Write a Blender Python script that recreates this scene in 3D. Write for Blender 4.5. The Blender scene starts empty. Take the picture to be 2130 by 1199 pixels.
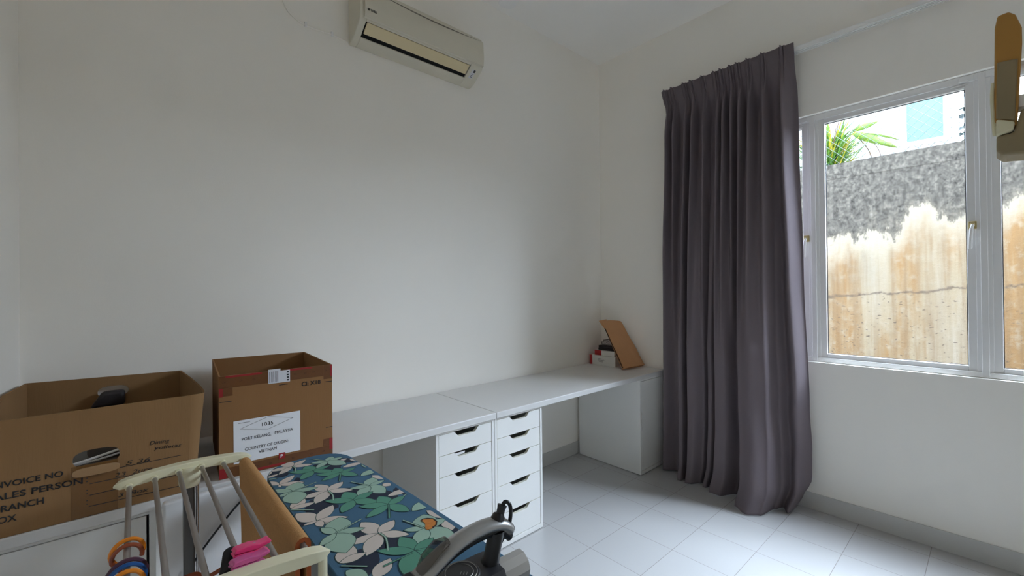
import bpy, bmesh, math, random
from mathutils import Vector, Matrix
random.seed(7)
PI = math.pi
S = bpy.context.scene
C = S.collection

# ------------------------------------------------------------------ camera
CAM = (-3.1836, -2.3679, 1.3881)
YAW, PITCH, ROLL, FPX = 0.8440, 0.0049, -0.0104, 893.23
_f = Vector((math.cos(YAW)*math.cos(PITCH), math.sin(YAW)*math.cos(PITCH), math.sin(PITCH)))
_r = Vector((math.sin(YAW), -math.cos(YAW), 0)); _u = _r.cross(_f)
_R = math.cos(ROLL)*_r + math.sin(ROLL)*_u; _U = -math.sin(ROLL)*_r + math.cos(ROLL)*_u
cd = bpy.data.cameras.new('camera'); cam = bpy.data.objects.new('camera', cd); C.objects.link(cam)
M4 = Matrix((_R, _U, -_f)).transposed().to_4x4(); M4.translation = Vector(CAM); cam.matrix_world = M4
cd.sensor_width = 36; cd.lens = FPX/2130*36; cd.clip_start = 0.02; cd.clip_end = 200
S.camera = cam

# ------------------------------------------------------------------ light
SKY = 3.5
w = bpy.data.worlds.new('overcast_sky'); S.world = w; w.use_nodes = True
wn = w.node_tree.nodes; wl = w.node_tree.links
bg = wn['Background']
# overcast sky with the veiled sun high on the window side
def wnode(t, **k):
    n = wn.new(t)
    for a, v in k.items(): setattr(n, a, v)
    return n
geo = wnode('ShaderNodeTexCoord'); total = None
LOBES = [((0.80, -0.50, 0.50), 3.0, 5.5), ((0.46, -0.26, 0.85), 10.0, 6.0)]      # direction, falloff, gain over the base sky
for dr, po, gn in LOBES:
    dot = wnode('ShaderNodeVectorMath', operation='DOT_PRODUCT'); dot.inputs[1].default_value = Vector(dr).normalized()
    wl.new(geo.outputs['Generated'], dot.inputs[0])
    mx_ = wnode('ShaderNodeMath', operation='MAXIMUM'); mx_.inputs[1].default_value = 0; wl.new(dot.outputs['Value'], mx_.inputs[0])
    pw = wnode('ShaderNodeMath', operation='POWER'); pw.inputs[1].default_value = po; wl.new(mx_.outputs[0], pw.inputs[0])
    ma = wnode('ShaderNodeMath', operation='MULTIPLY_ADD'); ma.inputs[1].default_value = gn*SKY; ma.inputs[2].default_value = SKY; wl.new(pw.outputs[0], ma.inputs[0])
    if total: wl.new(total, ma.inputs[2])
    total = ma.outputs[0]
wl.new(total, bg.inputs[1]); bg.inputs[0].default_value = (0.72, 0.84, 1.03, 1)
def portal(name, loc, sx, sy, rot):
    l = bpy.data.lights.new(name, 'AREA'); l.shape = 'RECTANGLE'; l.size = sx; l.size_y = sy; l.energy = 1
    l.cycles.is_portal = True
    o = bpy.data.objects.new(name, l); C.objects.link(o); o.location = loc; o.rotation_euler = rot
portal('window_portal', (0.125, -1.975, 1.69), 1.60, 2.25, (0, PI/2, 0))
VS = S.view_settings
VS.view_transform = 'Standard'; VS.look = 'None'; VS.gamma = 1; VS.use_curve_mapping = False; VS.exposure = 1.34
S.cycles.max_bounces = 24; S.cycles.diffuse_bounces = 20; S.cycles.transparent_max_bounces = 16
S.cycles.sample_clamp_indirect = 8

# ------------------------------------------------------------------ materials
def srgb(r, g, b):
    f = lambda c: (c/12.92 if c <= 0.04045 else ((c+0.055)/1.055)**2.4)
    return (f(r/255), f(g/255), f(b/255), 1)
def mat(name, col, rough=0.5, metal=0.0, var=0.06, scale=8.0, bump=0.0, bscale=60.0, spec=0.5, coat=0.0, stretch=None):
    m = bpy.data.materials.new(name); m.use_nodes = True
    n = m.node_tree.nodes; l = m.node_tree.links; p = n['Principled BSDF']
    p.inputs['Roughness'].default_value = rough; p.inputs['Metallic'].default_value = metal
    p.inputs['Specular IOR Level'].default_value = spec
    if coat: p.inputs['Coat Weight'].default_value = coat
    tc = n.new('ShaderNodeTexCoord'); src = tc.outputs['Object']
    if stretch:
        mp = n.new('ShaderNodeMapping'); mp.inputs['Scale'].default_value = stretch
        l.new(src, mp.inputs[0]); src = mp.outputs[0]
    nz = n.new('ShaderNodeTexNoise'); nz.inputs['Scale'].default_value = scale; nz.inputs['Detail'].default_value = 4
    l.new(src, nz.inputs['Vector'])
    mx = n.new('ShaderNodeMix'); mx.data_type = 'RGBA'
    mx.inputs[6].default_value = tuple(c*(1-var) for c in col[:3])+(1,)
    mx.inputs[7].default_value = tuple(min(1, c*(1+var)) for c in col[:3])+(1,)
    l.new(nz.outputs[0], mx.inputs[0]); l.new(mx.outputs[2], p.inputs['Base Color'])
    if bump:
        b2 = n.new('ShaderNodeTexNoise'); b2.inputs['Scale'].default_value = bscale; b2.inputs['Detail'].default_value = 3
        l.new(src, b2.inputs['Vector'])
        bp = n.new('ShaderNodeBump'); bp.inputs['Strength'].default_value = bump; bp.inputs['Distance'].default_value = 0.002
        l.new(b2.outputs[0], bp.inputs['Height']); l.new(bp.outputs[0], p.inputs['Normal'])
    return m

M = {}
M['wall'] = mat('wall_paint', (0.903, 0.873, 0.818, 1), 0.85, var=0.012, scale=1.2, bump=0.12, bscale=180, spec=0.2)
M['ceil'] = mat('ceiling_paint', (0.90, 0.882, 0.85, 1), 0.9, var=0.01, spec=0.2)
M['lam'] = mat('white_laminate', (0.665, 0.655, 0.64, 1), 0.38, var=0.01)
M['cabw'] = mat('white_foil', (0.78, 0.775, 0.75, 1), 0.45, var=0.012)
M['edge'] = mat('cut_board_edge', (0.72, 0.70, 0.58, 1), 0.6)
M['alu'] = mat('white_coated_aluminium', (0.82, 0.815, 0.81, 1), 0.35, var=0.02)
M['board'] = mat('white_board', (0.72, 0.72, 0.72, 1), 0.5, var=0.01)
M['card'] = mat('corrugated_cardboard', srgb(142, 109, 74), 0.9, var=0.08, scale=3, bump=0.25, bscale=40, spec=0.15, stretch=(6, 6, 0.6))
M['cardin'] = mat('pale_card_liner', srgb(158, 124, 88), 0.9, var=0.05, scale=9)
M['card2'] = mat('brown_cardboard', srgb(142, 104, 68), 0.88, var=0.06, scale=3, bump=0.2, bscale=40, spec=0.15, stretch=(6, 6, 0.6))
M['cardtape'] = mat('brown_packing_tape', srgb(106, 66, 34), 0.3, var=0.08, scale=10)
M['cleartape'] = mat('clear_tape_over_card', srgb(118, 84, 48), 0.25, var=0.06, scale=12)
M['redtape'] = mat('red_printing', srgb(150, 30, 34), 0.4, var=0.15, scale=40)
M['ink'] = mat('black_ink', (0.012, 0.012, 0.014, 1), 0.7, var=0.1)
M['tapeink'] = mat('brown_ink', srgb(80, 42, 24), 0.6)
M['paper'] = mat('white_paper', (0.80, 0.81, 0.84, 1), 0.7, var=0.02)
M['palepaper'] = mat('pale_sticker', (0.66, 0.66, 0.70, 1), 0.5, var=0.04, scale=30)
M['kraft'] = mat('kraft_paper', srgb(200, 148, 102), 0.75, var=0.10, scale=9, bump=0.5, bscale=14)
M['greysleeve'] = mat('grey_fabric', (0.20, 0.19, 0.18, 1), 0.7, var=0.2, scale=40)
M['red'] = mat('red_cover', srgb(170, 30, 38), 0.45)
M['darkcover'] = mat('dark_cover', srgb(40, 34, 36), 0.5)
M['pages'] = mat('book_pages', (0.66, 0.64, 0.58, 1), 0.9, var=0.05, scale=50, stretch=(1, 1, 40))
M['whitecover'] = mat('white_cover', (0.70, 0.69, 0.66, 1), 0.4)
M['acw'] = mat('aged_cream_plastic', (0.68, 0.64, 0.53, 1), 0.45, var=0.03)
M['gapshade'] = mat('painted_gap_shade', (0.20, 0.18, 0.145, 1), 0.7)  # grey that paints the shade in the panel's top gap
M['flap'] = mat('yellowed_flap_plastic', srgb(222, 206, 166), 0.45, var=0.03)
M['black'] = mat('black_plastic', (0.012, 0.012, 0.014, 1), 0.35)
M['slotshade'] = mat('painted_slot_shade', (0.004, 0.004, 0.004, 1), 0.9)  # near-black that paints the shade inside the outlet slot
M['curt'] = mat('grey_blackout_fabric', (0.180, 0.150, 0.164, 1), 0.85, var=0.08, scale=300, bump=0.3, bscale=900, spec=0.15)
M['track'] = mat('white_rail', (0.85, 0.84, 0.83, 1), 0.4)
M['cream'] = mat('cream_plastic', srgb(226, 220, 188), 0.4, var=0.03)
M['steel'] = mat('dull_steel_tube', (0.36, 0.335, 0.31, 1), 0.36, metal=0.7, var=0.08, scale=30)
M['chrome'] = mat('chrome', (0.55, 0.55, 0.56, 1), 0.18, metal=1.0)
M['darksteel'] = mat('dark_steel', (0.13, 0.13, 0.13, 1), 0.35, metal=0.6)
M['towel'] = mat('tan_towelling', srgb(186, 142, 96), 0.98, var=0.16, scale=120, bump=0.9, bscale=420, spec=0.05)
M['towelin'] = mat('orange_hem', srgb(150, 74, 30), 0.95, var=0.15, scale=90)
M['orange'] = mat('orange_plastic', srgb(222, 128, 20), 0.4)
M['rust'] = mat('rust_brown_plastic', srgb(142, 66, 34), 0.4)
M['bluep'] = mat('blue_plastic', srgb(22, 78, 140), 0.4)
M['plum'] = mat('plum_plastic', srgb(74, 42, 60), 0.4)
M['pink'] = mat('pink_plastic', srgb(226, 60, 118), 0.3)
M['mauve'] = mat('mauve_plastic', srgb(196, 84, 140), 0.3)
M['blackcloth'] = mat('black_cloth', (0.006, 0.006, 0.008, 1), 0.95)
M['silver'] = mat('silver_plastic', (0.42, 0.42, 0.42, 1), 0.3, metal=0.7, var=0.02)
M['irong'] = mat('dark_grey_plastic', (0.03, 0.03, 0.035, 1), 0.4)
M['navyp'] = mat('navy_plastic', srgb(26, 24, 70), 0.3)
M['greyplate'] = mat('grey_metal_plate', (0.36, 0.35, 0.34, 1), 0.42, metal=0.4)
M['palegrey'] = mat('pale_grey_plastic', (0.50, 0.48, 0.45, 1), 0.4)
M['tan'] = mat('tan_plastic', srgb(178, 130, 58), 0.5, var=0.05)
M['greige'] = mat('greige_plastic', srgb(146, 130, 98), 0.5, var=0.03)
M['fblue'] = mat('blue_cover_fabric', srgb(62, 100, 126), 0.9, var=0.12, scale=4, bump=0.2, bscale=600)
M['fnavy'] = mat('navy_print', srgb(33, 40, 58), 0.9, var=0.1)
M['fgreen'] = mat('green_print', srgb(84, 140, 118), 0.9, var=0.12, scale=12)
M['fsage'] = mat('sage_print', srgb(150, 178, 160), 0.9, var=0.06, scale=12)
M['fpink'] = mat('stone_print', srgb(200, 188, 178), 0.9, var=0.05, scale=12)
M['fline'] = mat('dark_green_print', srgb(40, 72, 66), 0.9)
M['burn'] = mat('orange_foam', srgb(196, 122, 52), 0.95, var=0.3, scale=90)
M['char'] = mat('charred_fabric', srgb(58, 34, 20), 0.95)
M['leafg'] = mat('leaf_green', (0.07, 0.17, 0.022, 1), 0.5, var=0.3, scale=3)
M['hedge'] = mat('dark_hedge_leaf', (0.035, 0.05, 0.05, 1), 0.6, var=0.4)
M['leafy'] = mat('leaf_yellow', (0.32, 0.28, 0.02, 1), 0.5, var=0.2, scale=3)
M['twig'] = mat('brown_twig', (0.10, 0.06, 0.05, 1), 0.8)
M['leafb'] = mat('broad_leaf_green', (0.13, 0.22, 0.035, 1), 0.45, var=0.2, scale=5)
M['hwall'] = mat('white_render', (0.42, 0.44, 0.45, 1), 0.9, var=0.03)
M['hglass'] = mat('teal_glass', (0.09, 0.22, 0.235, 1), 0.1, var=0.1, scale=1.5)
M['hdark'] = mat('dark_glass', (0.05, 0.07, 0.09, 1), 0.2)
M['wire'] = mat('galvanised_wire', (0.05, 0.07, 0.07, 1), 0.5, metal=0.3)
M['soil'] = mat('soil', (0.16, 0.13, 0.09, 1), 0.95, var=0.3)
M['conc'] = mat('alley_concrete', (0.33, 0.31, 0.28, 1), 0.9, var=0.2, scale=2)
M['brass'] = mat('yellowed_latch', srgb(190, 172, 120), 0.5)
M['redface'] = M['red']

def glass_mat(name, tint=(1, 1, 1, 1), refl=0.06):
    m = bpy.data.materials.new(name); m.use_nodes = True
    n = m.node_tree.nodes; l = m.node_tree.links; n.remove(n['Principled BSDF'])
    t = n.new('ShaderNodeBsdfTransparent'); t.inputs[0].default_value = tint
    g = n.new('ShaderNodeBsdfGlossy'); g.inputs['Roughness'].default_value = 0.02
    lw = n.new('ShaderNodeLayerWeight'); lw.inputs[0].default_value = 0.25
    mm = n.new('ShaderNodeMath'); mm.operation = 'MULTIPLY'; mm.inputs[1].default_value = refl*4
    l.new(lw.outputs['Fresnel'], mm.inputs[0])
    mx = n.new('ShaderNodeMixShader'); l.new(mm.outputs[0], mx.inputs[0]); l.new(t.outputs[0], mx.inputs[1]); l.new(g.outputs[0], mx.inputs[2])
    l.new(mx.outputs[0], n['Material Output'].inputs[0])
    return m
M['glass'] = glass_mat('window_glass', (0.97, 0.98, 0.97, 1))
M['film'] = glass_mat('clear_plastic_film', (0.80, 0.80, 0.82, 1), 0.2)
M['clearp'] = glass_mat('smoked_clear_plastic', (0.62, 0.60, 0.58, 1), 0.15)

def floor_mat():
    m = bpy.data.materials.new('white_floor_tiles'); m.use_nodes = True
    n = m.node_tree.nodes; l = m.node_tree.links; p = n['Principled BSDF']
    tc = n.new('ShaderNodeTexCoord'); mp = n.new('ShaderNodeMapping')
    mp.inputs['Location'].default_value = (1.3456, 0.9098, 0)
    br = n.new('ShaderNodeTexBrick'); br.offset = 0; br.squash = 1
    br.inputs['Scale'].default_value = 1.0; br.inputs['Brick Width'].default_value = 0.3051; br.inputs['Row Height'].default_value = 0.3051
    br.inputs['Mortar Size'].default_value = 0.0013; br.inputs['Mortar Smooth'].default_value = 0.2; br.inputs['Bias'].default_value = 0
    br.inputs['Color1'].default_value = (0.44, 0.435, 0.43, 1); br.inputs['Color2'].default_value = (0.46, 0.455, 0.45, 1); br.inputs['Mortar'].default_value = (0.27, 0.25, 0.23, 1)
    l.new(tc.outputs['Object'], mp.inputs[0]); l.new(mp.outputs[0], br.inputs[0]); l.new(br.outputs[0], p.inputs['Base Color'])
    p.inputs['Roughness'].default_value = 0.16; p.inputs['Specular IOR Level'].default_value = 0.5
    bp = n.new('ShaderNodeBump'); bp.inputs['Strength'].default_value = 0.4; bp.inputs['Distance'].default_value = 0.001; bp.invert = True
    l.new(br.outputs['Fac'], bp.inputs['Height']); l.new(bp.outputs[0], p.inputs['Normal'])
    return m
M['floor'] = floor_mat()
M['skirt'] = mat('skirting_tile', (0.56, 0.555, 0.54, 1), 0.3, var=0.03)

def concrete_wall_mat():
    # weathered retaining wall: black lichen at the top, rust and lime streaks below, a cracked pour joint
    m = bpy.data.materials.new('stained_concrete'); m.use_nodes = True
    n = m.node_tree.nodes; l = m.node_tree.links; p = n['Principled BSDF']; p.inputs['Roughness'].default_value = 0.95
    p.inputs['Specular IOR Level'].default_value = 0.1
    tc = n.new('ShaderNodeTexCoord'); sp = n.new('ShaderNodeSeparateXYZ'); l.new(tc.outputs['Object'], sp.inputs[0])
    def noise(sc, stretch, det=5, rough=0.6):
        mp = n.new('ShaderNodeMapping'); mp.inputs['Scale'].default_value = stretch
        nz = n.new('ShaderNodeTexNoise'); nz.inputs['Scale'].default_value = sc; nz.inputs['Detail'].default_value = det; nz.inputs['Roughness'].default_value = rough
        l.new(tc.outputs['Object'], mp.inputs[0]); l.new(mp.outputs[0], nz.inputs['Vector']); return nz.outputs[0]
    def math_(op, a, b=None):
        k = n.new('ShaderNodeMath'); k.operation = op
        for i, v in enumerate((a, b)):
            if v is None: continue
            if isinstance(v, (int, float)): k.inputs[i].default_value = v
            else: l.new(v, k.inputs[i])
        return k.outputs[0]
    def ramp(x, stops):
        r = n.new('ShaderNodeValToRGB'); l.new(x, r.inputs[0]); e = r.color_ramp.elements
        e[0].position, e[0].color = stops[0]; e[1].position, e[1].color = stops[-1]
        for s in stops[1:-1]:
            k = e.new(s[0]); k.color = s[1]
        return r.outputs[0]
    def mix(fac, a, b):
        k = n.new('ShaderNodeMix'); k.data_type = 'RGBA'; l.new(fac, k.inputs[0])
        for i, v in ((6, a), (7, b)):
            if isinstance(v, tuple): k.inputs[i].default_value = v
            else: l.new(v, k.inputs[i])
        return k.outputs[2]
    streak = noise(3.2, (1, 1, 0.10), 6, 0.65)
    base = ramp(streak, [(0.30, CW['lime']), (0.45, CW['pale']), (0.58, CW['ochre']), (0.72, CW['rust'])])
    fine = noise(14, (1, 1, 1), 6, 0.7)
    base = mix(ramp(fine, [(0.5, (0, 0, 0, 1)), (0.8, (1, 1, 1, 1))]), base, CW['lime'])
    grime = ramp(noise(4.0, (1, 1, 0.12), 6, 0.65), [(0.46, (0, 0, 0, 1)), (0.62, (0.65, 0.65, 0.65, 1))])
    # dirt runs from the lichen, stronger to the viewer's left
    ys = math_('MULTIPLY', math_('ADD', sp.outputs['Y'], 1.9), 0.9)
    hz = math_('MULTIPLY', math_('SUBTRACT', sp.outputs['Z'], 1.45), 1.2)
    base = mix(math_('MINIMUM', math_('MAXIMUM', math_('MULTIPLY', grime, math_('ADD', hz, ys)), 0.0), 0.8), base, CW['grey'])
    lich = ramp(noise(24, (1, 1, 0.8), 12, 0.8), [(0.36, CW['black']), (0.50, CW['grey']), (0.70, CW['lgrey'])])
    edge = math_('ADD', math_('ADD', math_('MULTIPLY', noise(1.7, (1, 1, 0.75), 8, 0.62), 1.25), math_('MULTIPLY', noise(9, (1, 1, 0.12), 4, 0.6), 0.22)), math_('MULTIPLY', ys, 0.22))
    ed_ = math_('SUBTRACT', math_('ADD', math_('ADD', sp.outputs['Z'], edge), math_('MULTIPLY', math_('SUBTRACT', noise(20, (1, 1, 0.35), 8, 0.8), 0.5), 0.35)), 2.68)
    thin = ramp(noise(15, (1, 1, 0.05), 5, 0.6), [(0.42, (0, 0, 0, 1)), (0.62, (0.55, 0.55, 0.55, 1))])
    base = mix(thin, base, CW['rust'])
    halo = ramp(math_('ADD', ed_, 0.40), [(0.10, (0, 0, 0, 1)), (0.36, (0.85, 0.85, 0.85, 1))])
    base = mix(halo, base, CW['lime'])
    f = ramp(ed_, [(0.0, (0, 0, 0, 1)), (0.03, (0.8, 0.8, 0.8, 1)), (0.12, (1, 1, 1, 1))])
    col = mix(f, base, lich)
    # pour joint
    jz = math_('ABSOLUTE', math_('SUBTRACT', math_('ADD', math_('SUBTRACT', sp.outputs['Z'], 1.33), math_('MULTIPLY', math_('ADD', sp.outputs['Y'], 1.8), 0.075)), math_('MULTIPLY', math_('SUBTRACT', noise(5, (1, 1, 1), 8, 0.7), 0.5), 0.12)))
    jf = ramp(math_('ADD', jz, math_('MULTIPLY', math_('SUBTRACT', noise(30, (1, 1, 1), 6, 0.8), 0.5), 0.05)), [(0.000, (0.8, 0.8, 0.8, 1)), (0.014, (0, 0, 0, 1))])
    col = mix(jf, col, CW['crack'])
    pit = ramp(noise(48, (1, 0.6, 1.5), 2, 0.5), [(0.65, (0, 0, 0, 1)), (0.68, (0.8, 0.8, 0.8, 1))])
    low = ramp(sp.outputs['Z'], [(1.28/3, (1, 1, 1, 1)), (1.36/3, (0.12, 0.12, 0.12, 1))])
    sc = n.new('ShaderNodeMath'); sc.operation = 'DIVIDE'; sc.inputs[1].default_value = 3.0
    l.new(sp.outputs['Z'], sc.inputs[0])
    low.node.inputs[0].links and l.remove(low.node.inputs[0].links[0]); l.new(sc.outputs[0], low.node.inputs[0])
    col = mix(math_('MULTIPLY', pit, low), col, CW['crack'])
    l.new(col, p.inputs['Base Color'])
    bp = n.new('ShaderNodeBump'); bp.inputs['Strength'].default_value = 0.6; bp.inputs['Distance'].default_value = 0.01
    l.new(fine, bp.inputs['Height']); l.new(bp.outputs[0], p.inputs['Normal'])
    return m
CW = dict(lime=(0.27, 0.24, 0.19, 1), pale=(0.235, 0.19, 0.13, 1), ochre=(0.205, 0.125, 0.058, 1), rust=(0.15, 0.098, 0.055, 1),
          grey=(0.074, 0.068, 0.059, 1), lgrey=(0.17, 0.155, 0.132, 1), black=(0.022, 0.020, 0.018, 1), crack=(0.07, 0.055, 0.045, 1))
M['retain'] = concrete_wall_mat()

# ------------------------------------------------------------------ helpers
ORG = {}
def NB(): return bmesh.new()
def box(bm, x0, x1, y0, y1, z0, z1, mi=0, mx=None):
    vs = [bm.verts.new(v) for v in ((x0,y0,z0),(x1,y0,z0),(x1,y1,z0),(x0,y1,z0),(x0,y0,z1),(x1,y0,z1),(x1,y1,z1),(x0,y1,z1))]
    if mx:
        for v in vs: v.co = mx @ v.co
    for f in ((0,3,2,1),(4,5,6,7),(0,1,5,4),(1,2,6,5),(2,3,7,6),(3,0,4,7)):
        bm.faces.new([vs[i] for i in f]).material_index = mi
    return bm
def ring_loft(bm, rings, closed=False, caps=True, mi=0):
    R_ = [[bm.verts.new(p) for p in r] for r in rings]; n = len(R_[0]); fs = []
    pairs = list(zip(R_, R_[1:])) + ([(R_[-1], R_[0])] if closed else [])
    for a, b in pairs:
        for i in range(n):
            fs.append(bm.faces.new((a[i], a[(i+1) % n], b[(i+1) % n], b[i])))
    if caps and not closed:
        fs.append(bm.faces.new(list(reversed(R_[0])))); fs.append(bm.faces.new(R_[-1]))
    for f in fs: f.material_index = mi
    return bm
def tube(bm, pts, r, n=10, closed=False, mi=0, flat=None):
    pts = [Vector(p) for p in pts]; rs = r if isinstance(r, (list, tuple)) else [r]*len(pts)
    rings = []; prev = None; N = len(pts)
    for i, p in enumerate(pts):
        if closed: t = pts[(i+1) % N] - pts[i-1]
        else: t = pts[min(i+1, N-1)] - pts[max(i-1, 0)]
        t.normalize()
        if prev is None:
            a = Vector((0, 0, 1)) if abs(t.z) < 0.9 else Vector((1, 0, 0)); u = t.cross(a).normalized()
        else: u = (prev - t*prev.dot(t)).normalized()
        prev = u; v = t.cross(u)
        k = flat or 1.0
        rings.append([p + (u*math.cos(2*PI*j/n) + v*math.sin(2*PI*j/n)*k)*rs[i] for j in range(n)])
    return ring_loft(bm, rings, closed, True, mi)
def smooth(pts, k=6):
    P = [Vector(p) for p in pts]; out = []
    for i in range(len(P)-1):
        a = P[max(i-1, 0)]; b = P[i]; c = P[i+1]; d = P[min(i+2, len(P)-1)]
        for j in range(k):
            t = j/k
            out.append(0.5*((2*b)+(c-a)*t+(2*a-5*b+4*c-d)*t*t+(3*b-a-3*c+d)*t**3))
    out.append(P[-1]); return out
def prism(bm, poly, d0, d1, fn, mi=0):
    # poly: 2-D outline; fn(u, v, d) -> 3-D point
    A = [bm.verts.new(fn(u, v, d0)) for u, v in poly]; B = [bm.verts.new(fn(u, v, d1)) for u, v in poly]; n = len(poly)
    fs = [bm.faces.new(A), bm.faces.new(list(reversed(B)))]
    for i in range(n): fs.append(bm.faces.new((A[i], B[i], B[(i+1) % n], A[(i+1) % n])))
    for f in fs: f.material_index = mi
    return bm
def cyl(bm, a, b, r0, r1=None, n=16, mi=0):
    return tube(bm, [a, b], [r0, r0 if r1 is None else r1], n, mi=mi)
XZ = lambda u, v, d: (u, d, v)
YZ = lambda u, v, d: (d, u, v)
XY = lambda u, v, d: (u, v, d)
def mk(name, bm, mats, parent=None, bevel=0, sharp=35, seg=2, orient=True, flatshade=False):
    o0 = ORG.get(parent.name, Vector((0, 0, 0))) if parent else Vector((0, 0, 0))
    if orient: bmesh.ops.recalc_face_normals(bm, faces=bm.faces)
    if not flatshade:
        ca = math.radians(sharp)
        for f in bm.faces: f.smooth = True
        for e in bm.edges:
            if len(e.link_faces) == 2 and e.calc_face_angle(0) > ca: e.smooth = False
    if o0.length: bmesh.ops.translate(bm, verts=bm.verts, vec=-o0)
    me = bpy.data.meshes.new(name); bm.to_mesh(me); bm.free()
    for m in (mats if isinstance(mats, list) else [mats]): me.materials.append(M[m])
    o = bpy.data.objects.new(name, me); C.objects.link(o)
    if parent: o.parent = parent
    ORG[o.name] = o0
    if bevel:
        b = o.modifiers.new('edge_round', 'BEVEL'); b.width = bevel; b.segments = seg; b.limit_method = 'ANGLE'; b.angle_limit = math.radians(40); b.harden_normals = False
    return o
def thing(name, loc, label, cat, group=None):
    o = bpy.data.objects.new(name, None); C.objects.link(o); o.location = loc; o.empty_display_size = 0.05
    ORG[o.name] = Vector(loc); tag(o, label, cat, group); return o
def tag(o, label, cat, group=None, kind=None):
    if label: o['label'] = label
    if cat: o['category'] = cat
    if group: o['group'] = group
    if kind: o['kind'] = kind
    return o
def struct(name, bm, mats, parent=None, **k):
    o = mk(name, bm, mats, parent, **k)
    if not parent: o['kind'] = 'structure'
    return o
def dup(root, delta, label, group=None):
    r = root.copy(); C.objects.link(r); r.location = root.location + Vector(delta); r['label'] = label
    if group: r['group'] = group
    for ch in root.children:
        c = ch.copy(); C.objects.link(c); c.parent = r
        for g in ch.children:
            d = g.copy(); C.objects.link(d); d.parent = c
    return r
def text_bm(bm, s, o, ux, uy, size, depth=0.0004, shear=0.0, bold=0.0, spacing=1.0, width=None, mi=0, align='LEFT'):
    # lettering: o = baseline start, ux / uy = unit directions, size = cap height, width = wanted run length
    cu = bpy.data.curves.new('lettering', 'FONT'); cu.body = s; cu.size = 1; cu.shear = shear; cu.offset = bold; cu.space_character = spacing; cu.resolution_u = 3; cu.align_x = align
    ob = bpy.data.objects.new('lettering', cu); C.objects.link(ob)
    dg = bpy.context.evaluated_depsgraph_get(); me = bpy.data.meshes.new_from_object(ob.evaluated_get(dg))
    xs = [v.co.x for v in me.vertices]
    k = size/0.70; kx = k if not width else width/(max(xs)-(0 if align == 'LEFT' else min(xs)))
    o = Vector(o); ux = Vector(ux); uy = Vector(uy); nrm = ux.cross(uy)
    t = bmesh.new(); t.from_mesh(me)
    g = bmesh.ops.extrude_face_region(t, geom=t.faces[:])
    top = [v for v in g['geom'] if isinstance(v, bmesh.types.BMVert)]; tops = set(top)
    for v in t.verts:
        v.co = o + ux*(v.co.x*kx) + uy*(v.co.y*k) + nrm*(depth if v in tops else 0)
    for f in t.faces: f.material_index = mi
    t2 = bpy.data.meshes.new('tmp'); t.to_mesh(t2); t.free(); bm.from_mesh(t2)
    bpy.data.meshes.remove(t2); bpy.data.objects.remove(ob); bpy.data.curves.remove(cu); bpy.data.meshes.remove(me)
    return bm
def sheet(bm, o, ux, uy, poly, depth, mi=0):
    o = Vector(o); ux = Vector(ux); uy = Vector(uy); nr = ux.cross(uy).normalized()
    return prism(bm, poly, 0, depth, lambda u, v, d: o+ux*u+uy*v+nr*d, mi)
def rect(w_, h_): return [(0, 0), (w_, 0), (w_, h_), (0, h_)]

# ------------------------------------------------------------------ room shell
XL, YN, H = -3.486, -3.95, 3.418
TY = -0.619     # front edge of the desk tops
struct('floor', box(NB(), XL-0.1, 0.12, YN-0.1, 0.1, -0.08, 0), 'floor', flatshade=True)
struct('ceiling', box(NB(), XL-0.1, 0.12, YN-0.1, 0.1, H, H+0.12), 'ceil', flatshade=True)
struct('wall_back', box(NB(), XL-0.1, 0.12, 0, 0.12, 0, H), 'wall', flatshade=True)
struct('wall_left', box(NB(), XL-0.12, XL, YN, 0, 0, H), 'wall', flatshade=True)
struct('wall_near', box(NB(), XL-0.1, 0.12, YN-0.12, YN, 0, H), 'wall', flatshade=True)
WY0, WY1, WZ0, WZ1 = -0.872, -3.076, 0.92, 2.468
b = NB()
box(b, 0, 0.12, WY0, 0, 0, H); box(b, 0, 0.12, YN, WY1, 0, H); box(b, 0, 0.12, WY1, WY0, 0, WZ0); box(b, 0, 0.12, WY1, WY0, WZ1, H)
struct('wall_window', b, 'wall', flatshade=True)
struct('upper_light_blocker', box(NB(), 0.0, 0.12, -7, 4, H+0.121, 6.6), 'hwall', flatshade=True)  # unseen slab, added to keep sky light off the retaining wall
b = NB(); box(b, XL, -0.008, -0.009, -0.0005, 0, 0.103); struct('baseboard_back', b, 'skirt', bevel=0.002)
b = NB(); box(b, -0.009, -0.0005, YN, -0.0005, 0, 0.103); struct('baseboard_window', b, 'skirt', bevel=0.002)
b = NB(); box(b, XL+0.0005, XL+0.009, YN, -0.01, 0, 0.103); struct('baseboard_left', b, 'skirt', bevel=0.002)

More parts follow.
